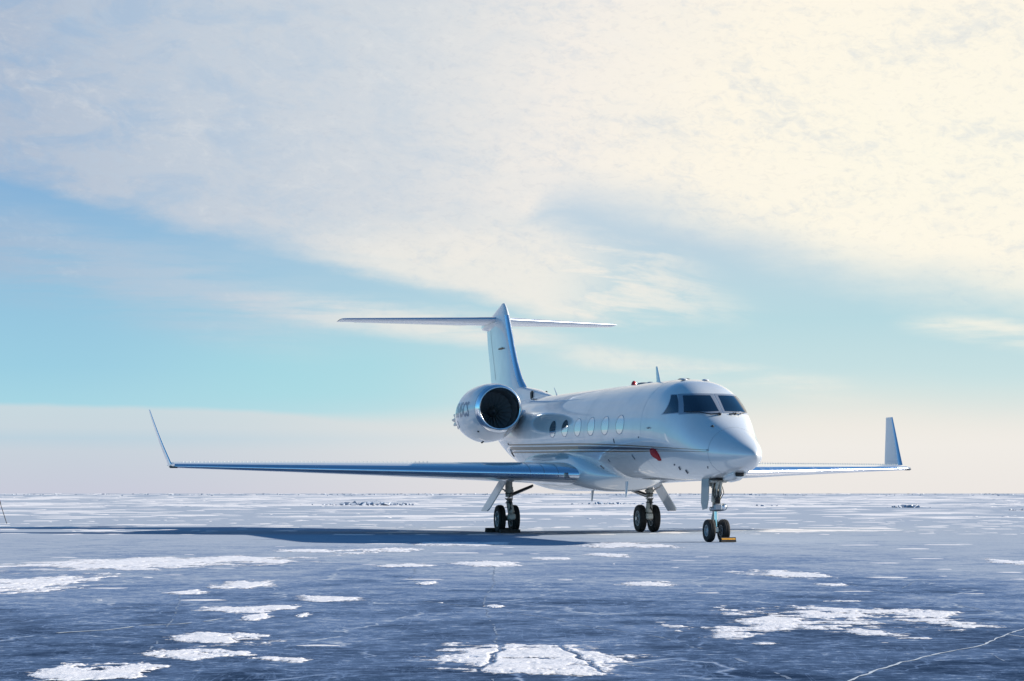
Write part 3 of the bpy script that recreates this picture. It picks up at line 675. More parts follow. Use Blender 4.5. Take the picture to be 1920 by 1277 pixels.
# small skin fittings
def fitting(name, x, z, size, material, off=0.0, rot=0.0):
    a = a_at(x, z); p = fus(x, a, off); n_ = fus(x, a, 0.1) - fus(x, a, 0); n_ /= np.linalg.norm(n_)
    t = np.array([1.0, 0, 0]); t = t - n_ * t.dot(n_); t /= np.linalg.norm(t); u = np.cross(n_, t)
    t, u = t * math.cos(rot) + u * math.sin(rot), u * math.cos(rot) - t * math.sin(rot)
    return part(B().box(p, size, min(size) * 0.3, np.array([t, u, n_]).T.tolist()), name, material, body)
for nm, x, z, sz, mt, ro in [("static_port", -6.7, 2.42, (0.05, 0.12, 0.012), SEAM, 0.2), ("static_port", -4.75, 2.46, (0.04, 0.04, 0.012), SEAM, 0),
     ("pitot_probe", -4.05, 2.66, (0.17, 0.035, 0.07), STEEL, 0), ("drain_mast", -5.6, 2.0, (0.06, 0.14, 0.03), SEAM, 0.4), ("drain_mast", -7.8, 1.95, (0.05, 0.10, 0.03), SEAM, 0.3),
     ("angle_vane", -2.95, 1.70, (0.13, 0.022, 0.05), SEAM, 0.9), ("angle_vane", -2.75, 1.62, (0.15, 0.022, 0.05), SEAM, 0.9), ("static_port", -3.1, 1.78, (0.09, 0.04, 0.012), SEAM, 0.2),
     ("pitot_probe", -1.62, 2.62, (0.10, 0.03, 0.05), HOSE, 0.3), ("latch", -1.36, 2.085, (0.13, 0.025, 0.012), SEAM, 0.0), ("latch", -1.55, 1.70, (0.09, 0.03, 0.012), SEAM, 0.6),
     ("drain_mast", -8.9, 1.8, (0.06, 0.13, 0.03), SEAM, 0.4)]:
    fitting(nm, x, z, sz, mt, 0.004, ro)

# roof: beacon, antennas, domes, fairings
ztop = lambda x: float(fus(x, math.pi / 2)[2])
def blade(name, x, z0, h, c0, c1, sweep, th=0.02, y=0.0, parent=None):
    b = B(); P = []
    for k in np.linspace(0, 1, 6):
        c = c0 + (c1 - c0) * k; xc = x - sweep * k; ring = []
        for t in np.linspace(0, 2 * math.pi, 12, endpoint=False): ring.append((xc + c / 2 * math.cos(t), y + th / 2 * math.sin(t) * (1 - 0.4 * k), z0 + h * k))
        P.append(ring)
    b.grid(np.array(P), closed_v=True); n_ = len(b.v); b.f.append(tuple(range(n_ - 12, n_))); return part(b, name, WHITE, parent or body)
blade("antenna", -6.7, ztop(-6.7) - 0.02, 0.42, 0.34, 0.13, 0.16, 0.05)
blade("antenna", -16.3, ztop(-16.3) - 0.02, 0.26, 0.16, 0.05, 0.34, 0.025)
blade("antenna", -12.2, 1.30, -0.40, 0.30, 0.12, 0.10, 0.05, -0.1)
blade("antenna", -7.6, 1.42, -0.40, 0.26, 0.10, 0.08, 0.05, -0.55)
def dome(name, x, r, h, material, y=0.0):
    b = B(); b.lathe([(h * math.sin(t) , r * math.cos(t)) for t in np.linspace(0, math.pi / 2 * 0.98, 7)], (x, y, ztop(x) - 0.012), 'z', 18); n_ = len(b.v); b.f.append(tuple(range(n_ - 18, n_))); return part(b, name, material, body)
dome("beacon", -8.75, 0.075, 0.13, LAMP); dome("antenna_dome", -7.9, 0.20, 0.055, SEAM); dome("antenna_dome", -7.35, 0.11, 0.05, GREY); dome("antenna_dome", -4.75, 0.16, 0.04, HOSE)
dome("roof_fitting", -4.05, 0.09, 0.04, WHITE, -0.25); dome("roof_fitting", -3.8, 0.09, 0.04, WHITE, 0.2)

# under-nose light fairing
b = B(); P = []
for k, (x, r) in enumerate([(-0.95, 0.02), (-0.93, 0.11), (-1.15, 0.135), (-1.5, 0.12), (-1.85, 0.05)]):
    P.append([(x - 0.02 * math.sin(t), -0.02 + r * 1.35 * math.cos(t), float(fus(x, -math.pi / 2)[2]) - 0.01 + r * math.sin(t)) for t in np.linspace(0, 2 * math.pi, 20, endpoint=False)])
sc_ = part(B().grid(np.array(P), closed_v=True), "light_fairing", WHITE, body)
part(B().box((-0.925, -0.02, float(fus(-0.95, -math.pi / 2)[2]) - 0.035), (0.03, 0.20, 0.085), 0.01), "lens", DARK, sc_)

# belly fairing that carries the wing
BX = [(-8.3, 0.03, 0.01, 1.56), (-8.5, 0.35, 0.08, 1.555), (-8.9, 0.68, 0.22, 1.56), (-9.6, 1.04, 0.45, 1.63), (-10.5, 1.21, 0.58, 1.74), (-12.0, 1.27, 0.64, 1.82), (-14.2, 1.27, 0.64, 1.82), (-15.6, 1.2, 0.58, 1.84), (-16.8, 0.95, 0.42, 1.86), (-18.0, 0.45, 0.12, 1.88)]
bx = np.array(BX); o_ = np.argsort(bx[:, 0]); fw_, fh_, fz_ = [pchip(bx[:, 0], bx[:, i]) for i in (1, 2, 3)]
P = []
for x in np.linspace(-8.4, -18, 50):
    a = np.linspace(0, 2 * math.pi, 72, endpoint=False); e = 2 / 2.5
    P.append(np.stack([0 * a + x, float(fw_(x)) * np.sign(np.cos(a)) * np.abs(np.cos(a)) ** e, float(fz_(x)) + float(fh_(x)) * np.sign(np.sin(a)) * np.abs(np.sin(a)) ** e], -1))
fair = part(B().grid(np.array(P), closed_v=True), "belly_fairing", WHITE, sharp=70)
def fair_pt(x, z):
    k = min(1.0, abs(z - float(fz_(x))) / float(fh_(x))); return np.array([x, -float(fw_(x)) * (1 - k ** 2.5) ** (1 / 2.5) - 0.001, z])
for x0, x1, z0, z1 in ((-12.0, -11.0, 2.06, 2.30), (-13.4, -12.3, 2.04, 2.32), (-14.6, -13.7, 2.08, 2.28)):      # access panel outlines on the fairing side
    q = [fair_pt(x, z) for x, z in [(x0, z0), (x1, z0), (x1, (z0 + z1) / 2), (x1, z1), (x0, z1), (x0, (z0 + z1) / 2), (x0, z0)]]
    part(B().tube(q, 0.004, 5), "panel_seam", SEAM, fair)

# wings
def foil(n=26):
    """closed outline of the section: t from trailing edge over the top to the leading edge and back; x 0..1, z"""
    xx = (1 - np.cos(np.linspace(0, math.pi, n))) / 2
    th = 5 * (0.2969 * np.sqrt(xx) - 0.1260 * xx - 0.3516 * xx ** 2 + 0.2843 * xx ** 3 - 0.1036 * xx ** 4)
    return xx, th
XF, TH = foil()
def wing_y(y):
    xle = -16.2 + (11.3 - y) * 0.613; c = 1.72 + (11.3 - y) * 0.372
    zle = 1.60 + (y - 0.85) * 0.0273; tau = 0.012 - 0.062 * (y - 0.9) / 10.4; tk = 0.135 - 0.015 * (y - 0.9) / 10.4
    return xle, c, zle, tau, tk
def section(y, f0, f1, side, up=1.0, lowk=0.62, n=20, upper=True, lower=True):
    """points over the chord range f0..f1, upper surface backwards then lower surface"""
    xle, c, zle, tau, tk = wing_y(y); out = []
    q = np.linspace(0, 1, n); fr = f0 + (f1 - f0) * (q ** 2 if f0 == 0 else q); th = np.interp(fr, XF, TH) if f0 > 0.2 else 5 * (0.2969 * np.sqrt(fr) - 0.1260 * fr - 0.3516 * fr ** 2 + 0.2843 * fr ** 3 - 0.1036 * fr ** 4)
    U = [(xle - k * c, side * y, zle - tau * c * k + t * tk * c * 1.0 * up) for k, t in zip(fr, th)]
    L = [(xle - k * c, side * y, zle - tau * c * k - t * tk * c * lowk) for k, t in zip(fr, th)]
    return U, L
YS = np.concatenate([np.linspace(0.5, 1.8, 8), np.linspace(2.2, 11.25, 34)])
def wing(side):
    rows = []
    for y in YS:
        U, L = section(y, 0.05, 1.0, side); rows.append(U[::-1] + L)       # open at the front, where the metal edge sits
    b = B().grid(np.array(rows)); wing_o = part(b, "wing", WHITE, sharp=60)
    rows = []
    for y in YS:
        U, L = section(y, 0.0, 0.05, side, n=16); rows.append(U[::-1] + L[1:])
    le = part(B().grid(np.array(rows)), "leading_edge", EDGE, wing_o, sharp=70)
    # end cap and light
    U, L = section(11.25, 0.0, 1.0, side, n=22); ring = np.array(U + L[::-1]); P = [ring]
    for k in (0.35, 0.7, 0.95): 
        q = ring.copy(); m_ = q.mean(0); q[:, 1] += side * 0.10 * math.sin(k * math.pi / 2); q[:, 2] = m_[2] + (q[:, 2] - m_[2]) * math.cos(k * math.pi / 2); q[:, 0] = q[:, 0] - (ring[0, 0] - q[:, 0]) * 0 - k * 0.02; P.append(q)
    cap = part(B().grid(np.array(P), closed_v=True), "wing_tip", WHITE, wing_o)
    part(B().box((-16.26, side * 11.27, 1.868), (0.16, 0.26, 0.075), 0.03, Rz(side * 28)), "tip_light", GLASS, cap)
    # vortex generators: a row of small upright tabs behind the metal edge
    b = B()
    for y in np.linspace(4.6, 11.0, 64):
        xle, c, zle, tau, tk = wing_y(y); k = 0.23; t = np.interp(k, XF, TH); b.box((xle - k * c, side * y, zle - tau * c * k + t * tk * c + 0.012), (0.05, 0.012, 0.032), 0.0, Rz(side * 18))
    vg = part(b, "vortex_generators", WHITE, wing_o, smooth=False); vg["kind"] = "stuff"
    # flap, aileron seams and tracks under the wing
    for y0, y1 in ((1.6, 6.9), (7.1, 10.6)):
        rows = []
        for y in np.linspace(y0, y1, 12):
            U, L = section(y, 0.76, 0.995, side, n=6); U = [(p[0], p[1], p[2] + 0.004) for p in U]; L = [(p[0], p[1], p[2] - 0.006) for p in L]; rows.append(U[::-1] + L)
        part(B().grid(np.array(rows), closed_v=True), "flap" if y0 < 5 else "aileron", WHITE, wing_o, sharp=50)
    for y in (3.2, 4.9, 6.6, 8.1):
        xle, c, zle, tau, tk = wing_y(y)
        b = B(); b.lathe([(xle - 0.62 * c, 0.005), (xle - 0.66 * c, 0.03), (xle - 0.74 * c, 0.045), (xle - 0.9 * c, 0.03), (xle - 1.0 * c, 0.005)], (0, side * y, zle - tau * c * 0.75 - 0.018 * c - 0.04), 'x', 12); part(b, "track_fairing", WHITE, wing_o)
    # seam rings near the root
    for y in (1.62, 1.95, 2.28):
        xle, c, zle, tau, tk = wing_y(y); U, L = section(y, 0.0, 0.10, side, n=12); pts = [np.array(p) + np.array([0.004, 0, 0]) for p in U[::-1] + L[1:6]]
        part(B().tube(pts, 0.006, 6), "panel_seam", SEAM, wing_o)
    part(B().box((wing_y(1.42)[0] + 0.01, side * 1.42, 1.60), (0.05, 0.20, 0.13), 0.02, Rz(side * -25)), "landing_light", LENS, wing_o)
    b = B().tube([(wing_y(4.3)[0] - 0.02, side * 4.3, wing_y(4.3)[2] + 0.02), (wing_y(4.1)[0] + 0.0, side * 3.75, wing_y(3.9)[2] + 0.04)], 0.008, 6); part(b, "panel_seam", SEAM, wing_o)
    # winglet
    rows = []
    for k in np.linspace(0, 1, 16):
        y = 11.30 + 0.50 * k + 0.02 * math.sin(k * math.pi); z = 1.915 + 1.66 * k; xl = -16.75 - 1.72 * k - 0.12 * (1 - k) ** 3 * -1; c = 1.35 - 0.86 * k; t = 0.075 * c
        th = TH; rows.append([(xl - f * c, side * (y + h * t), z) for f, h in zip(XF[::-1], th[::-1])] + [(xl - f * c, side * (y - h * t), z) for f, h in zip(XF[1:], th[1:])])
    b = B().grid(np.array(rows)); n_ = len(rows[0]); N = len(b.v); b.f.append(tuple(range(N - n_, N)))
    wl = part(b, "winglet", WHITE, wing_o, sharp=60)
    rows = []
    for k in np.linspace(0, 1, 12):
        y = 11.30 + 0.50 * k + 0.02 * math.sin(k * math.pi); z = 1.93 + 1.645 * k; xl = -16.75 - 1.72 * k - 0.12 * (1 - k) ** 3 * -1; c = 1.35 - 0.86 * k; t = 0.075 * c; q = np.linspace(1, -1, 15); f = 0.16 * q ** 2
        th = 5 * (0.2969 * np.sqrt(f) - 0.126 * f - 0.3516 * f ** 2 + 0.2843 * f ** 3)
        rows.append([(xl - ff * c + 0.004, side * (y + np.sign(qq) * h * t * 1.12), z) for ff, h, qq in zip(f, th, q)])
    part(B().grid(np.array(rows)), "winglet_edge", METAL, wing_o)
    return wing_o
for sd in (-1, 1): wing(sd)

# fin, dorsal fairing, tailplane
FINZ = [(3.55, -19.1, -24.75), (4.2, -19.75, -24.72), (4.5, -20.15, -24.7), (4.72, -20.55, -24.72), (5.05, -20.95, -24.8), (6.75, -22.25, -25.35), (6.95, -22.38, -25.3), (7.10, -22.50, -24.6), (7.25, -22.66, -23.9), (7.38, -22.86, -23.25)]
fz = np.array(FINZ); FL, FTR = pchip(fz[:, 0], fz[:, 1]), pchip(fz[:, 0], fz[:, 2])
def fin_row(z, f0=0.0, f1=1.0, grow=1.0, n=18):
    xl, xt = float(FL(z)), float(FTR(z)); c = xl - xt; tk = 0.10 if z < 6.95 else (0.30 - 0.22 * (z - 6.95) / 0.43) / c; q = np.linspace(0, 1, n); f = f0 + (f1 - f0) * (q ** 2 if f0 == 0 else q)
    th = 5 * (0.2969 * np.sqrt(f) - 0.1260 * f - 0.3516 * f ** 2 + 0.2843 * f ** 3 - 0.1036 * f ** 4) * tk * c * grow
    return [(xl - a * c, h, z) for a, h in zip(f[::-1], th[::-1])] + [(xl - a * c, -h, z) for a, h in zip(f[1:], th[1:])]
zs = np.concatenate([np.linspace(3.55, 5.2, 14), np.linspace(5.4, 7.0, 10), np.linspace(7.02, 7.38, 9)])
b = B().grid(np.array([fin_row(z) for z in zs]), closed_v=False); n_ = len(fin_row(4)); N = len(b.v); b.f.append(tuple(range(N - n_, N)))
fin = part(b, "tail_fin", WHITE, sharp=60)
rows = []
for z in np.linspace(4.45, 6.95, 24):
    r_ = fin_row(z, 0.0, 0.045, 1.02, 10); rows.append([(p[0] + 0.004, p[1], p[2]) for p in r_])
part(B().grid(np.array(rows)), "fin_edge", METAL, fin, sharp=80)
rows = [[(x, s_ * (h + 0.004), z) for x, h, z in [(float(FTR(z)) + 0.30 * (float(FL(z)) - float(FTR(z))), 0.062 * (float(FL(z)) - float(FTR(z))) * 0.5, z), (float(FTR(z)) + 0.29 * (float(FL(z)) - float(FTR(z))), 0.061 * (float(FL(z)) - float(FTR(z))) * 0.5, z)]] for s_ in (-1,) for z in np.linspace(4.9, 6.6, 12)]
part(B().grid(np.array(rows)), "rudder_seam", SEAM, fin)
part(B().box((-22.55, -0.20, 5.86), (0.62, 0.05, 0.045), 0.02), "actuator_fairing", GOLD, fin)
# dorsal fairing with the ram air slot
rows = []
for x, zt, hw in [(-16.7, 4.02, 0.02), (-17.4, 4.13, 0.13), (-18.3, 4.27, 0.20), (-18.5, 4.30, 0.21), (-19.4, 4.40, 0.21), (-20.4, 4.5, 0.20), (-22.0, 4.5, 0.19), (-24.2, 4.4, 0.16)]:
    base = 3.78 + SLOPE * (-x - 5)
    rows.append([(x, -hw * 1.5 - 0.03, base - 0.12), (x, -hw * 1.05, base + 0.35 * (zt - base)), (x, -hw, base + 0.8 * (zt - base)), (x, -hw * 0.6, zt), (x, 0, zt + 0.01), (x, hw * 0.6, zt), (x, hw, base + 0.8 * (zt - base)), (x, hw * 1.05, base + 0.35 * (zt - base)), (x, hw * 1.5 + 0.03, base - 0.12)])
dors = part(B().grid(np.array(rows)), "dorsal_fairing", WHITE, fin, sharp=50)
for sd in (1, -1): part(B().box((-18.42, -0.225 * sd, 4.14), (0.20, 0.06, 0.22), 0.01, Ry(-14)), "air_inlet", DARK, fin)

def tail_row(y, f0=0.0, f1=1.0, off=0.0, n=16):
    xl = -23.35 - (y / 4.9) * 2.85; c = 2.35 - (y / 4.9) * 1.35; tk = 0.105; q = np.linspace(0, 1, n); f = f0 + (f1 - f0) * (q ** 2 if f0 == 0 else q)
    th = 5 * (0.2969 * np.sqrt(f) - 0.1260 * f - 0.3516 * f ** 2 + 0.2843 * f ** 3 - 0.1036 * f ** 4) * tk * c
    z0 = 6.90 + 0.03 * y; tw = 0.018
    return [(xl - a * c, h, z0 + 0.0) for a, h in zip(f, th)], z0, xl, c, f, th, tw
for sd in (-1, 1):
    rows = []; led = []
    for y in np.concatenate([[0.02], np.linspace(0.3, 4.6, 16), [4.75, 4.85, 4.9]]):
        _, z0, xl, c, f, th, tw = tail_row(y, 0.045, 1.0); k = 1.0 if y < 4.7 else max(0.1, math.sqrt(max(0, 1 - ((y - 4.7) / 0.205) ** 2)))
        rows.append([(xl - a * c, sd * y, z0 - tw * a * c + h * k) for a, h in zip(f[::-1], th[::-1])] + [(xl - a * c, sd * y, z0 - tw * a * c - h * k * 0.9) for a, h in zip(f, th)])
        _, z0, xl, c, f, th, tw = tail_row(y, 0.0, 0.045, n=9)
        led.append([(xl - a * c, sd * y, z0 - tw * a * c + h * k) for a, h in zip(f[::-1], th[::-1])] + [(xl - a * c, sd * y, z0 - tw * a * c - h * k * 0.9) for a, h in zip(f[1:], th[1:])])
    tp_ = part(B().grid(np.array(rows)), "tailplane", WHITE, sharp=60)
    part(B().grid(np.array(led)), "tailplane_edge", EDGE2, tp_, sharp=80)
    rows = []
    for y in np.linspace(0.75, 4.3, 10):
        _, z0, xl, c, f, th, tw = tail_row(y, 0.70, 1.03, n=6); rows.append([(xl - a * c, sd * y, z0 - tw * a * c + h + 0.004) for a, h in zip(f[::-1], th[::-1])] + [(xl - a * c, sd * y, z0 - tw * a * c - 0.9 * h - 0.02 * (a - 0.6)) for a, h in zip(f, th)])
    part(B().grid(np.array(rows), closed_v=True), "elevator", WHITE, tp_, sharp=50)
b = B()                                                          # fairing where fin and tailplane cross
b.lathe([(-22.6, 0.02), (-23.0, 0.13), (-23.8, 0.20), (-25.0, 0.19), (-25.7, 0.12), (-25.95, 0.02)], (0, 0, 6.80), 'x', 20); part(b, "tail_bullet", WHITE, fin)

# engines
EC = {-15.75: 3.61, -16.3: 3.585, -17.0: 3.53, -18.0: 3.50, -19.0: 3.48, -21.0: 3.44}
ez0 = pchip(list(EC), list(EC.values()))
def engine(sd):
    cy = sd * 1.88 if sd < 0 else 1.78; ez = (lambda x: ez0(x) - (0.0 if sd < 0 else 0.2)); xs_ = [(-15.90, 0.695), (-16.25, 0.77), (-16.7, 0.835), (-17.1, 0.865), (-17.6, 0.865), (-18.1, 0.81), (-18.6, 0.72), (-19.1, 0.60), (-19.6, 0.475), (-20.1, 0.37), (-20.35, 0.325)]
    rf = pchip([a for a, _ in xs_], [c for _, c in xs_]); n = 56
    def ring(x, r, k=1.0): return [(x, cy + r * math.cos(t) * k, float(ez(x)) + r * math.sin(t)) for t in np.linspace(0, 2 * math.pi, n, endpoint=False)]
    eng = part(B().grid(np.array([ring(x, float(rf(x))) for x in np.linspace(-15.95, -20.35, 40)]), closed_v=True), "engine", WHITE, sharp=60)
    lip = [(-15.95, 0.708), (-15.88, 0.69), (-15.80, 0.66), (-15.755, 0.63), (-15.75, 0.61), (-15.77, 0.59), (-15.83, 0.578), (-15.95, 0.572), (-16.02, 0.572)]
    part(B().grid(np.array([ring(x, r) for x, r in lip]), closed_v=True), "inlet_lip", METAL, eng, sharp=80)
    b = B().grid(np.array([ring(x, r) for x, r in [(-16.015, 0.573), (-16.4, 0.585), (-16.75, 0.60), (-16.95, 0.60), (-16.96, 0.25), (-16.96, 0.02)]]), closed_v=True)
    part(b, "inlet_duct", DUCT, eng, sharp=40)
    b = B(); b.lathe([(-16.42, 0.004), (-16.45, 0.05), (-16.53, 0.10), (-16.66, 0.15), (-16.82, 0.18)], (0, cy, float(ez(-16.6))), 'x', 24); part(b, "spinner", STEEL, eng)
    bl = B(); P = []
    for k in np.linspace(0, 1, 7):
        r = 0.165 + 0.425 * k; tw = 0.35 + 0.75 * k; ch = 0.17 + 0.03 * k
        P.append([(c_ * math.cos(tw) , c_ * math.sin(tw), r) for c_ in np.linspace(-ch / 2, ch / 2, 4)] + [(c_ * math.cos(tw) - 0.007, c_ * math.sin(tw) + 0.005, r) for c_ in np.linspace(ch / 2, -ch / 2, 4)])
    bl.grid(np.array(P), closed_v=True); first = None
    ctr = Vector((-16.74, cy, float(ez(-16.74)))) - Vector(JL)
    for i in range(22):
        if first is None: o = bl.out("fan_blade", FAN, None, True, 40); first = o
        else: o = first.copy(); COL.objects.link(o)
        o.parent = eng; o.location = ctr; o.rotation_euler = (2 * math.pi * i / 22, 0, 0)
    # lobed exhaust
    rows = []
    for x, r, lob in [(-20.15, 0.30, 0), (-20.5, 0.29, 0.01), (-20.9, 0.27, 0.035), (-21.0, 0.265, 0.04), (-21.0, 0.24, 0.04), (-20.6, 0.25, 0.01)]:
        rows.append([(x, cy + (r + lob * math.cos(10 * t)) * math.cos(t), float(ez(x)) + (r + lob * math.cos(10 * t)) * math.sin(t)) for t in np.linspace(0, 2 * math.pi, 80, endpoint=False)])
    part(B().grid(np.array(rows), closed_v=True), "exhaust_nozzle", STEEL, eng, sharp=50)
    # seams of the cowl and reverser bucket, small drains
    def cowl(x, t, off=0.003): r = float(rf(x)) + off; return np.array((x, cy + r * math.cos(t) * 1.0, float(ez(x)) + r * math.sin(t)))
    base = math.pi if sd < 0 else 0.0; sg = -1 if sd < 0 else 1
    A = lambda d: base + sg * R(d) * 1.0
    b = B(); b.tube([cowl(x, A(-28), 0.001) for x in np.linspace(-17.75, -20.2, 14)], 0.007, 6); b.tube([cowl(-17.75, A(d), 0.001) for d in np.linspace(-28, -14, 6)], 0.007, 6); part(b, "cowl_seam", SEAM, eng)
    b = B(); b.tube([ (p[0], p[1], p[2]) for p in [cowl(-15.96, t, 0.0) for t in np.linspace(0, 2 * math.pi, 57)]], 0.006, 6); part(b, "cowl_seam", SEAM, eng)
    for x, d in ((-16.45, -52), (-18.9, -75), (-17.3, -80), (-17.7, -84)): part(B().box(cowl(x, A(d), 0.0), (0.07, 0.05, 0.05), 0.01), "cowl_drain", HOSE, eng)
    # pylon
    rows = []
    for y, hh, x0, x1 in [(1.30, 0.15, -16.5, -20.3), (1.05, 0.17, -16.3, -20.6), (0.75, 0.20, -16.0, -21.0), (0.5, 0.22, -16.0, -21.0)]:
        q = []
        for t in np.linspace(0, 2 * math.pi, 24, endpoint=False):
            k = (1 - math.cos(t)) / 2; x = x0 + (x1 - x0) * k; z = 3.44 + (0.06 if y < 0.9 else 0) + hh * math.copysign(abs(math.sin(t)) ** 0.6, math.sin(t)); q.append((x, sd * y, z))
        rows.append(q)
    part(B().grid(np.array(rows), closed_v=True), "pylon", WHITE, eng, sharp=60)
    # registration, wrapped on the cowl
    cu = bpy.data.curves.new("registration", 'FONT'); cu.body = "N145CS"; cu.size = 0.62; cu.resolution_u = 2; cu.space_character = 1.06; cu.align_x = 'CENTER'; cu.align_y = 'CENTER'; cu.offset = 0.010
    tob = bpy.data.objects.new("registration", cu); COL.objects.link(tob); bpy.context.view_layer.update()
    me = bpy.data.meshes.new_from_object(tob.evaluated_get(bpy.context.evaluated_depsgraph_get())); bpy.data.objects.remove(tob); bpy.data.curves.remove(cu)
    import bmesh
    bm = bmesh.new(); bm.from_mesh(me); bmesh.ops.subdivide_edges(bm, edges=[e for e in bm.edges if e.calc_length() > 0.06], cuts=3); bmesh.ops.triangulate(bm, faces=bm.faces)
    for v_ in bm.verts:
        px, pz = v_.co.x * 0.72, v_.co.y
        x = -17.2 + (px if sd < 0 else -px); zc = 0.02 + pz
        r = float(rf(x)) + 0.006; dz_ = max(-0.95, min(0.95, (3.56 + zc - float(ez(x))) / r)); v_.co = Vector((x, cy + sd * r * math.sqrt(1 - dz_ ** 2), float(ez(x)) + r * dz_)) - Vector(JL)
    bm.to_mesh(me); bm.free(); me.materials.append(BLUEGREY); o = bpy.data.objects.new("registration", me); COL.objects.link(o); o.parent = eng
for sd in (-1, 1): engine(sd)

# tail fittings behind the stripe
fitting("drain_mast", -17.95, 2.30, (0.10, 0.16, 0.03), HOSE, 0.004, 0.4); fitting("drain_mast", -18.0, 2.62, (0.07, 0.07, 0.012), HOSE, 0.004); fitting("service_light", -17.92, 2.42, (0.09, 0.09, 0.03), LENS, 0.006)

# ------------------------------------------------------------------ landing gear
def tyre_prof(r, w_, rr):
    h = w_ / 2; return [(-h * 0.80, rr), (-h * 0.98, rr + 0.25 * (r - rr)), (-h, rr + 0.55 * (r - rr)), (-h * 0.92, r - 0.16 * (r - rr)), (-h * 0.72, r - 0.03 * r), (-h * 0.62, r - 0.008), (-h * 0.50, r - 0.004), (-h * 0.48, r - 0.014), (-h * 0.40, r - 0.014), (-h * 0.38, r), (-h * 0.12, r), (-h * 0.10, r - 0.012), (h * 0.10, r - 0.012), (h * 0.12, r), (h * 0.38, r), (h * 0.40, r - 0.014), (h * 0.48, r - 0.014), (h * 0.50, r - 0.004), (h * 0.62, r - 0.008), (h * 0.72, r - 0.03 * r), (h * 0.92, r - 0.16 * (r - rr)), (h, rr + 0.55 * (r - rr)), (h * 0.98, rr + 0.25 * (r - rr)), (h * 0.80, rr)]
def wheel(parent, c, r, w_, rr, holes=8):
    t = part(B().lathe(tyre_prof(r, w_, rr), c, 'y', 48), "tyre", RUBBER, parent, sharp=30)
    for s_ in (1, -1):
        b = B(); h = w_ / 2 * s_
        b.lathe([(h * 0.80, rr), (h * 0.86, rr * 0.97), (h * 0.84, rr * 0.90), (h * 0.45, rr * 0.84), (h * 0.40, rr * 0.5), (h * 0.55, rr * 0.42), (h * 0.62, rr * 0.36), (h * 0.70, rr * 0.20), (h * 0.72, 0.003)], c, 'y', 32)
        part(b, "rim", RIM, parent, sharp=30)
        b = B()
        for k in range(holes):
            a = 2 * math.pi * k / holes; b.lathe([(h * 0.47, 0.001), (h * 0.47, rr * 0.13), (h * 0.43, rr * 0.135)], (c[0] + rr * 0.67 * math.cos(a), c[1], c[2] + rr * 0.67 * math.sin(a)), 'y', 10)
        part(b, "rim_holes", DARK, parent)
def main_gear(sd):
    y = 2.085 * sd; x = -14.1; zt = 1.62
    b = B(); b.tube([(x + 0.22, y, zt), (x + 0.25, y, 1.02)], [0.105, 0.10], 20); b.tube([(x + 0.25, y, 1.22), (x + 0.25, y, 1.16)], 0.135, 20); b.tube([(x + 0.25, y, 0.98), (x + 0.25, y, 0.90)], [0.125, 0.05], 20)
    g = part(b, "main_gear", GEAR, sharp=40)
    b = B(); b.tube([(x + 0.25, y, 0.90), (x + 0.33, y - sd * 0.05, 0.56)], [0.085, 0.10], 18); b.tube([(x + 0.33, y - sd * 0.05, 0.58), (x + 0.34, y - sd * 0.05, 0.38)], [0.05, 0.10], 18); b.box((x + 0.36, y - sd * 0.05, 0.46), (0.16, 0.21, 0.18), 0.03); b.box((x + 0.15, y, 0.42), (0.5, 0.12, 0.15), 0.04); part(b, "shock_strut", GEAR, g, sharp=40)
    part(B().tube([(x, y - 0.33, 0.395), (x, y + 0.33, 0.395)], 0.055, 14), "axle", STEEL, g)
    for o_ in (-0.205, 0.205): wheel(g, (x, y + o_, 0.395), 0.395, 0.20, 0.225)
    part(B().tube([(x + 0.18, y, 1.06), (x + 0.05, y - sd * 0.75, 1.34)], 0.035, 10), "side_brace", HOSE, g); part(B().tube([(x + 0.10, y, 1.00), (x - 0.05, y - sd * 0.75, 1.30)], 0.022, 8), "side_brace", STEEL, g)
    b = B()
    for k in range(4): b.tube([(x + 0.33 + 0.02 * k, y + sd * (-0.09 + 0.05 * k), 1.3 - 0.1 * k), (x + 0.37, y + sd * (-0.07 + 0.04 * k), 0.95), (x + 0.40, y + sd * (0.03 - 0.03 * k), 0.62)], 0.010, 6)
    for z in (0.72, 0.84, 1.10): b.tube([(x + 0.25, y, z), (x + 0.25, y, z + 0.02)], 0.112, 16)
    part(b, "brake_hose", HOSE, g)
    d0 = np.array((x + 0.25, y + sd * 0.10, 1.58)); d1 = np.array((x + 0.25, y + sd * 0.70, 0.62)); ax = d1 - d0; L = np.linalg.norm(ax); ax /= L; n_ = np.cross(ax, [1, 0, 0]); xx = np.array([1.0, 0, 0])
    door = B().prism([(-0.42, 0), (0.42, 0), (0.42, L * 0.93), (0.30, L), (-0.42, L)], 0.035, lambda a, c, t: d0 + xx * a + ax * c + n_ * t)
    part(door, "gear_door", WHITE, g, smooth=False)
    part(B().tube([d0 + ax * 0.35, (x + 0.22, y, 1.15)], 0.02, 8), "door_link", STEEL, g)
for sd in (-1, 1): main_gear(sd)

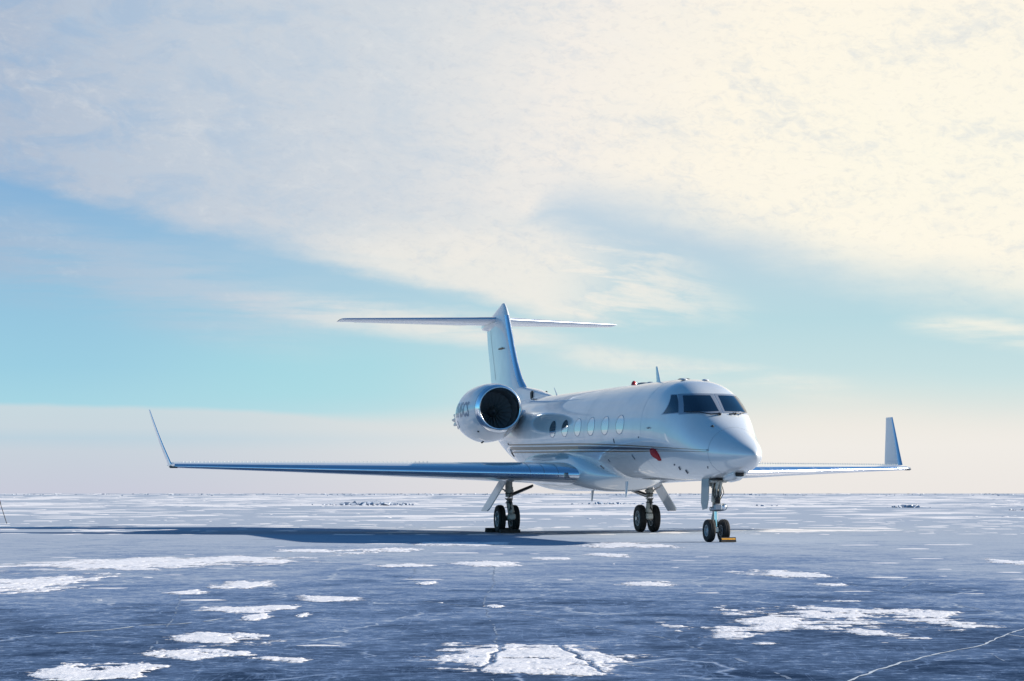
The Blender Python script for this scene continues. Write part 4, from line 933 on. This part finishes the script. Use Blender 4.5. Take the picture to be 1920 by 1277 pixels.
# nose gear
xn = -2.49
b = B(); b.tube([(xn - 0.06, 0, 1.45), (xn - 0.03, 0, 0.80)], [0.085, 0.08], 20); b.tube([(xn - 0.03, 0, 0.86), (xn - 0.03, 0, 0.72)], [0.05, 0.12], 20); b.tube([(xn - 0.03, 0, 1.34), (xn - 0.03, 0, 1.24)], 0.11, 16)
b.box((xn + 0.05, 0.0, 1.40), (0.35, 0.42, 0.08), 0.03); b.box((xn - 0.02, -0.10, 1.33), (0.16, 0.16, 0.12), 0.03)
ng = part(b, "nose_gear", GEAR, sharp=40)
part(B().tube([(xn - 0.03, 0, 0.74), (xn - 0.01, 0, 0.30)], 0.048, 18), "shock_strut", METAL, ng)
b = B(); b.tube([(xn, -0.20, 0.262), (xn, 0.20, 0.262)], 0.045, 14); b.box((xn, 0, 0.28), (0.12, 0.13, 0.16), 0.03); part(b, "axle", STEEL, ng)
for o_ in (-0.175, 0.175): wheel(ng, (xn, o_, 0.262), 0.262, 0.165, 0.135, 6)
b = B(); b.tube([(xn - 0.03, -0.05, 0.80), (xn + 0.2, -0.04, 1.40)], 0.04, 12); b.tube([(xn - 0.03, 0.05, 0.80), (xn + 0.2, 0.05, 1.40)], 0.04, 12); b.tube([(xn + 0.06, -0.12, 0.92), (xn + 0.10, -0.11, 1.36)], 0.026, 10); b.box((xn + 0.06, -0.02, 1.10), (0.10, 0.20, 0.06), 0.02); part(b, "drag_brace", GEAR, ng, sharp=40)
b = B(); b.lathe([(0, 0.005), (0.02, 0.06), (0.05, 0.085), (0.10, 0.09), (0.16, 0.05)], (xn + 0.0, 0.155, 0.80), 'x', 18); b.v = [(2 * (xn + 0.06) - p[0], p[1], p[2]) for p in b.v]; part(b, "taxi_light", METAL, ng)
part(B().lathe([(0.001, 0.001), (0.0, 0.075)], (xn + 0.10, 0.155, 0.80), 'x', 18), "light_lens", LENS, ng)
b = B(); b.box((xn + 0.09, 0.0, 0.80), (0.10, 0.20, 0.16), 0.03); b.tube([(xn + 0.05, -0.17, 0.76), (xn + 0.05, 0.13, 0.76)], 0.05, 12); part(b, "steering_unit", GREY, ng, sharp=40)
b = B(); b.prism([(0.03, 0.74), (0.16, 0.52), (0.10, 0.50), (0.0, 0.70)], 0.10, lambda a, c, t: (xn - a - 0.06, t, c)); b.prism([(0.14, 0.52), (0.02, 0.30), (0.06, 0.28), (0.17, 0.50)], 0.08, lambda a, c, t: (xn - a - 0.04, t, c)); part(b, "torque_link", GEAR, ng, sharp=30)
b = B()
for k in range(6): b.tube([(xn + 0.14, -0.10 + 0.035 * k, 1.36), (xn + 0.13 + 0.02 * (k % 3), -0.13 + 0.05 * k, 1.12), (xn + 0.10, -0.05 + 0.02 * k, 0.96), (xn + 0.08, -0.09 + 0.03 * k, 0.80)], 0.010, 6)
b.tube([(xn + 0.04, -0.02, 1.16), (xn + 0.05, 0.01, 0.98)], 0.05, 12); b.tube([(xn - 0.03, 0, 0.705), (xn - 0.03, 0, 0.725)], 0.125, 18)
part(b, "hydraulic_hose", HOSE, ng)
door = B().prism([(-0.34, 1.47), (0.14, 1.47), (0.14, 0.98), (0.06, 0.77), (-0.22, 0.74), (-0.34, 0.9)], 0.022, lambda a, c, t: (xn + a + 0.02, -0.235 + t - 0.03 * (1.45 - c), c))
part(door, "gear_door", DOORM, ng, smooth=False)
door = B().prism([(-0.9, 1.50), (-0.34, 1.47), (-0.34, 1.30), (-0.9, 1.33)], 0.02, lambda a, c, t: (xn + a, 0.24 + t, c)); part(door, "gear_door", WHITE, ng, smooth=False)
part(B().box((xn + 0.10, 0.0, 1.435), (1.0, 0.40, 0.02), 0.0), "wheel_bay", DARK, ng, smooth=False)

# ------------------------------------------------------------------ things left round the aircraft
# red cover over an air data probe
a0 = a_at(-4.05, 2.16); c0 = fus(-4.05, a0)
cov = tag(empty("probe_cover", c0), "small red fabric cover hung over a probe on the jet's side, under the stripes", "probe cover")
b = B(); rows = []
for k in np.linspace(0, 1, 9):
    x = -3.96 + 0.12 * k; z = 2.155 - 0.26 * k; wd = 0.17 + 0.07 * math.sin(k * math.pi) - 0.05 * k; q = []
    for t in np.linspace(0, 2 * math.pi, 16, endpoint=False):
        xx = x + wd * math.cos(t); p = fus(xx, a_at(xx, z)); th = 0.055 * (0.35 + 0.65 * math.sin(math.pi * min(1, 0.15 + k))) * max(0, math.sin(t)) ** 0.5 if math.sin(t) > 0 else -0.004
        nn = np.array([0, -1, -0.35]); q.append(p + nn * (th + 0.004) + np.array([0, 0, 0.012 * math.sin(7 * k + 3 * t)]) - c0)
    rows.append(q)
b.grid(np.array(rows), closed_v=True); b.f.append(tuple(range(16))); b.f.append(tuple(range(len(b.v) - 16, len(b.v)))); b.out("cover_sleeve", RED, cov, sharp=60)
B().tube([fus(-4.08, a_at(-4.08, 2.15), 0.01) - c0, fus(-3.95, a_at(-3.95, 2.18), 0.03) - c0, fus(-3.8, a_at(-3.8, 2.15), 0.01) - c0], 0.012, 8).out("cover_strap", RED, cov)

def chock(name, c, size, label, stripe_=False, rot=0.0):
    e_ = tag(empty(name, c), label, "wheel chock", "wheel chocks"); lx, ly, lz = size
    poly = [(-lx / 2, 0.004), (lx / 2, 0.004), (lx / 2 * 0.55, lz), (-lx / 2 * 0.55, lz)]
    B().prism(poly, ly, lambda a, q, t: (a, t, q)).out("chock_block", BLOCK, e_, smooth=False)
    if stripe_: B().prism([(lx * 0.285, lz * 0.86), (lx * 0.40, lz * 0.52), (lx * 0.42, lz * 0.52), (lx * 0.305, lz * 0.86)], ly * 0.92, lambda a, q, t: (a, t, q)).out("chock_stripe", YELLOW, e_, smooth=False)
    e_.rotation_euler = (0, 0, rot); return e_
chock("wheel_chock", (xn + 0.30, 0.165, 0), (0.17, 0.36, 0.115), "dark wheel chock with a yellow stripe in front of the nose wheel", True)
chock("wheel_chock", (-13.62, -2.12, 0), (0.20, 0.58, 0.10), "plain dark chock in front of the left main wheels")
chock("wheel_chock", (-14.66, -2.20, 0), (0.22, 0.74, 0.13), "plain dark chock behind the left main wheels, poking out on the left")
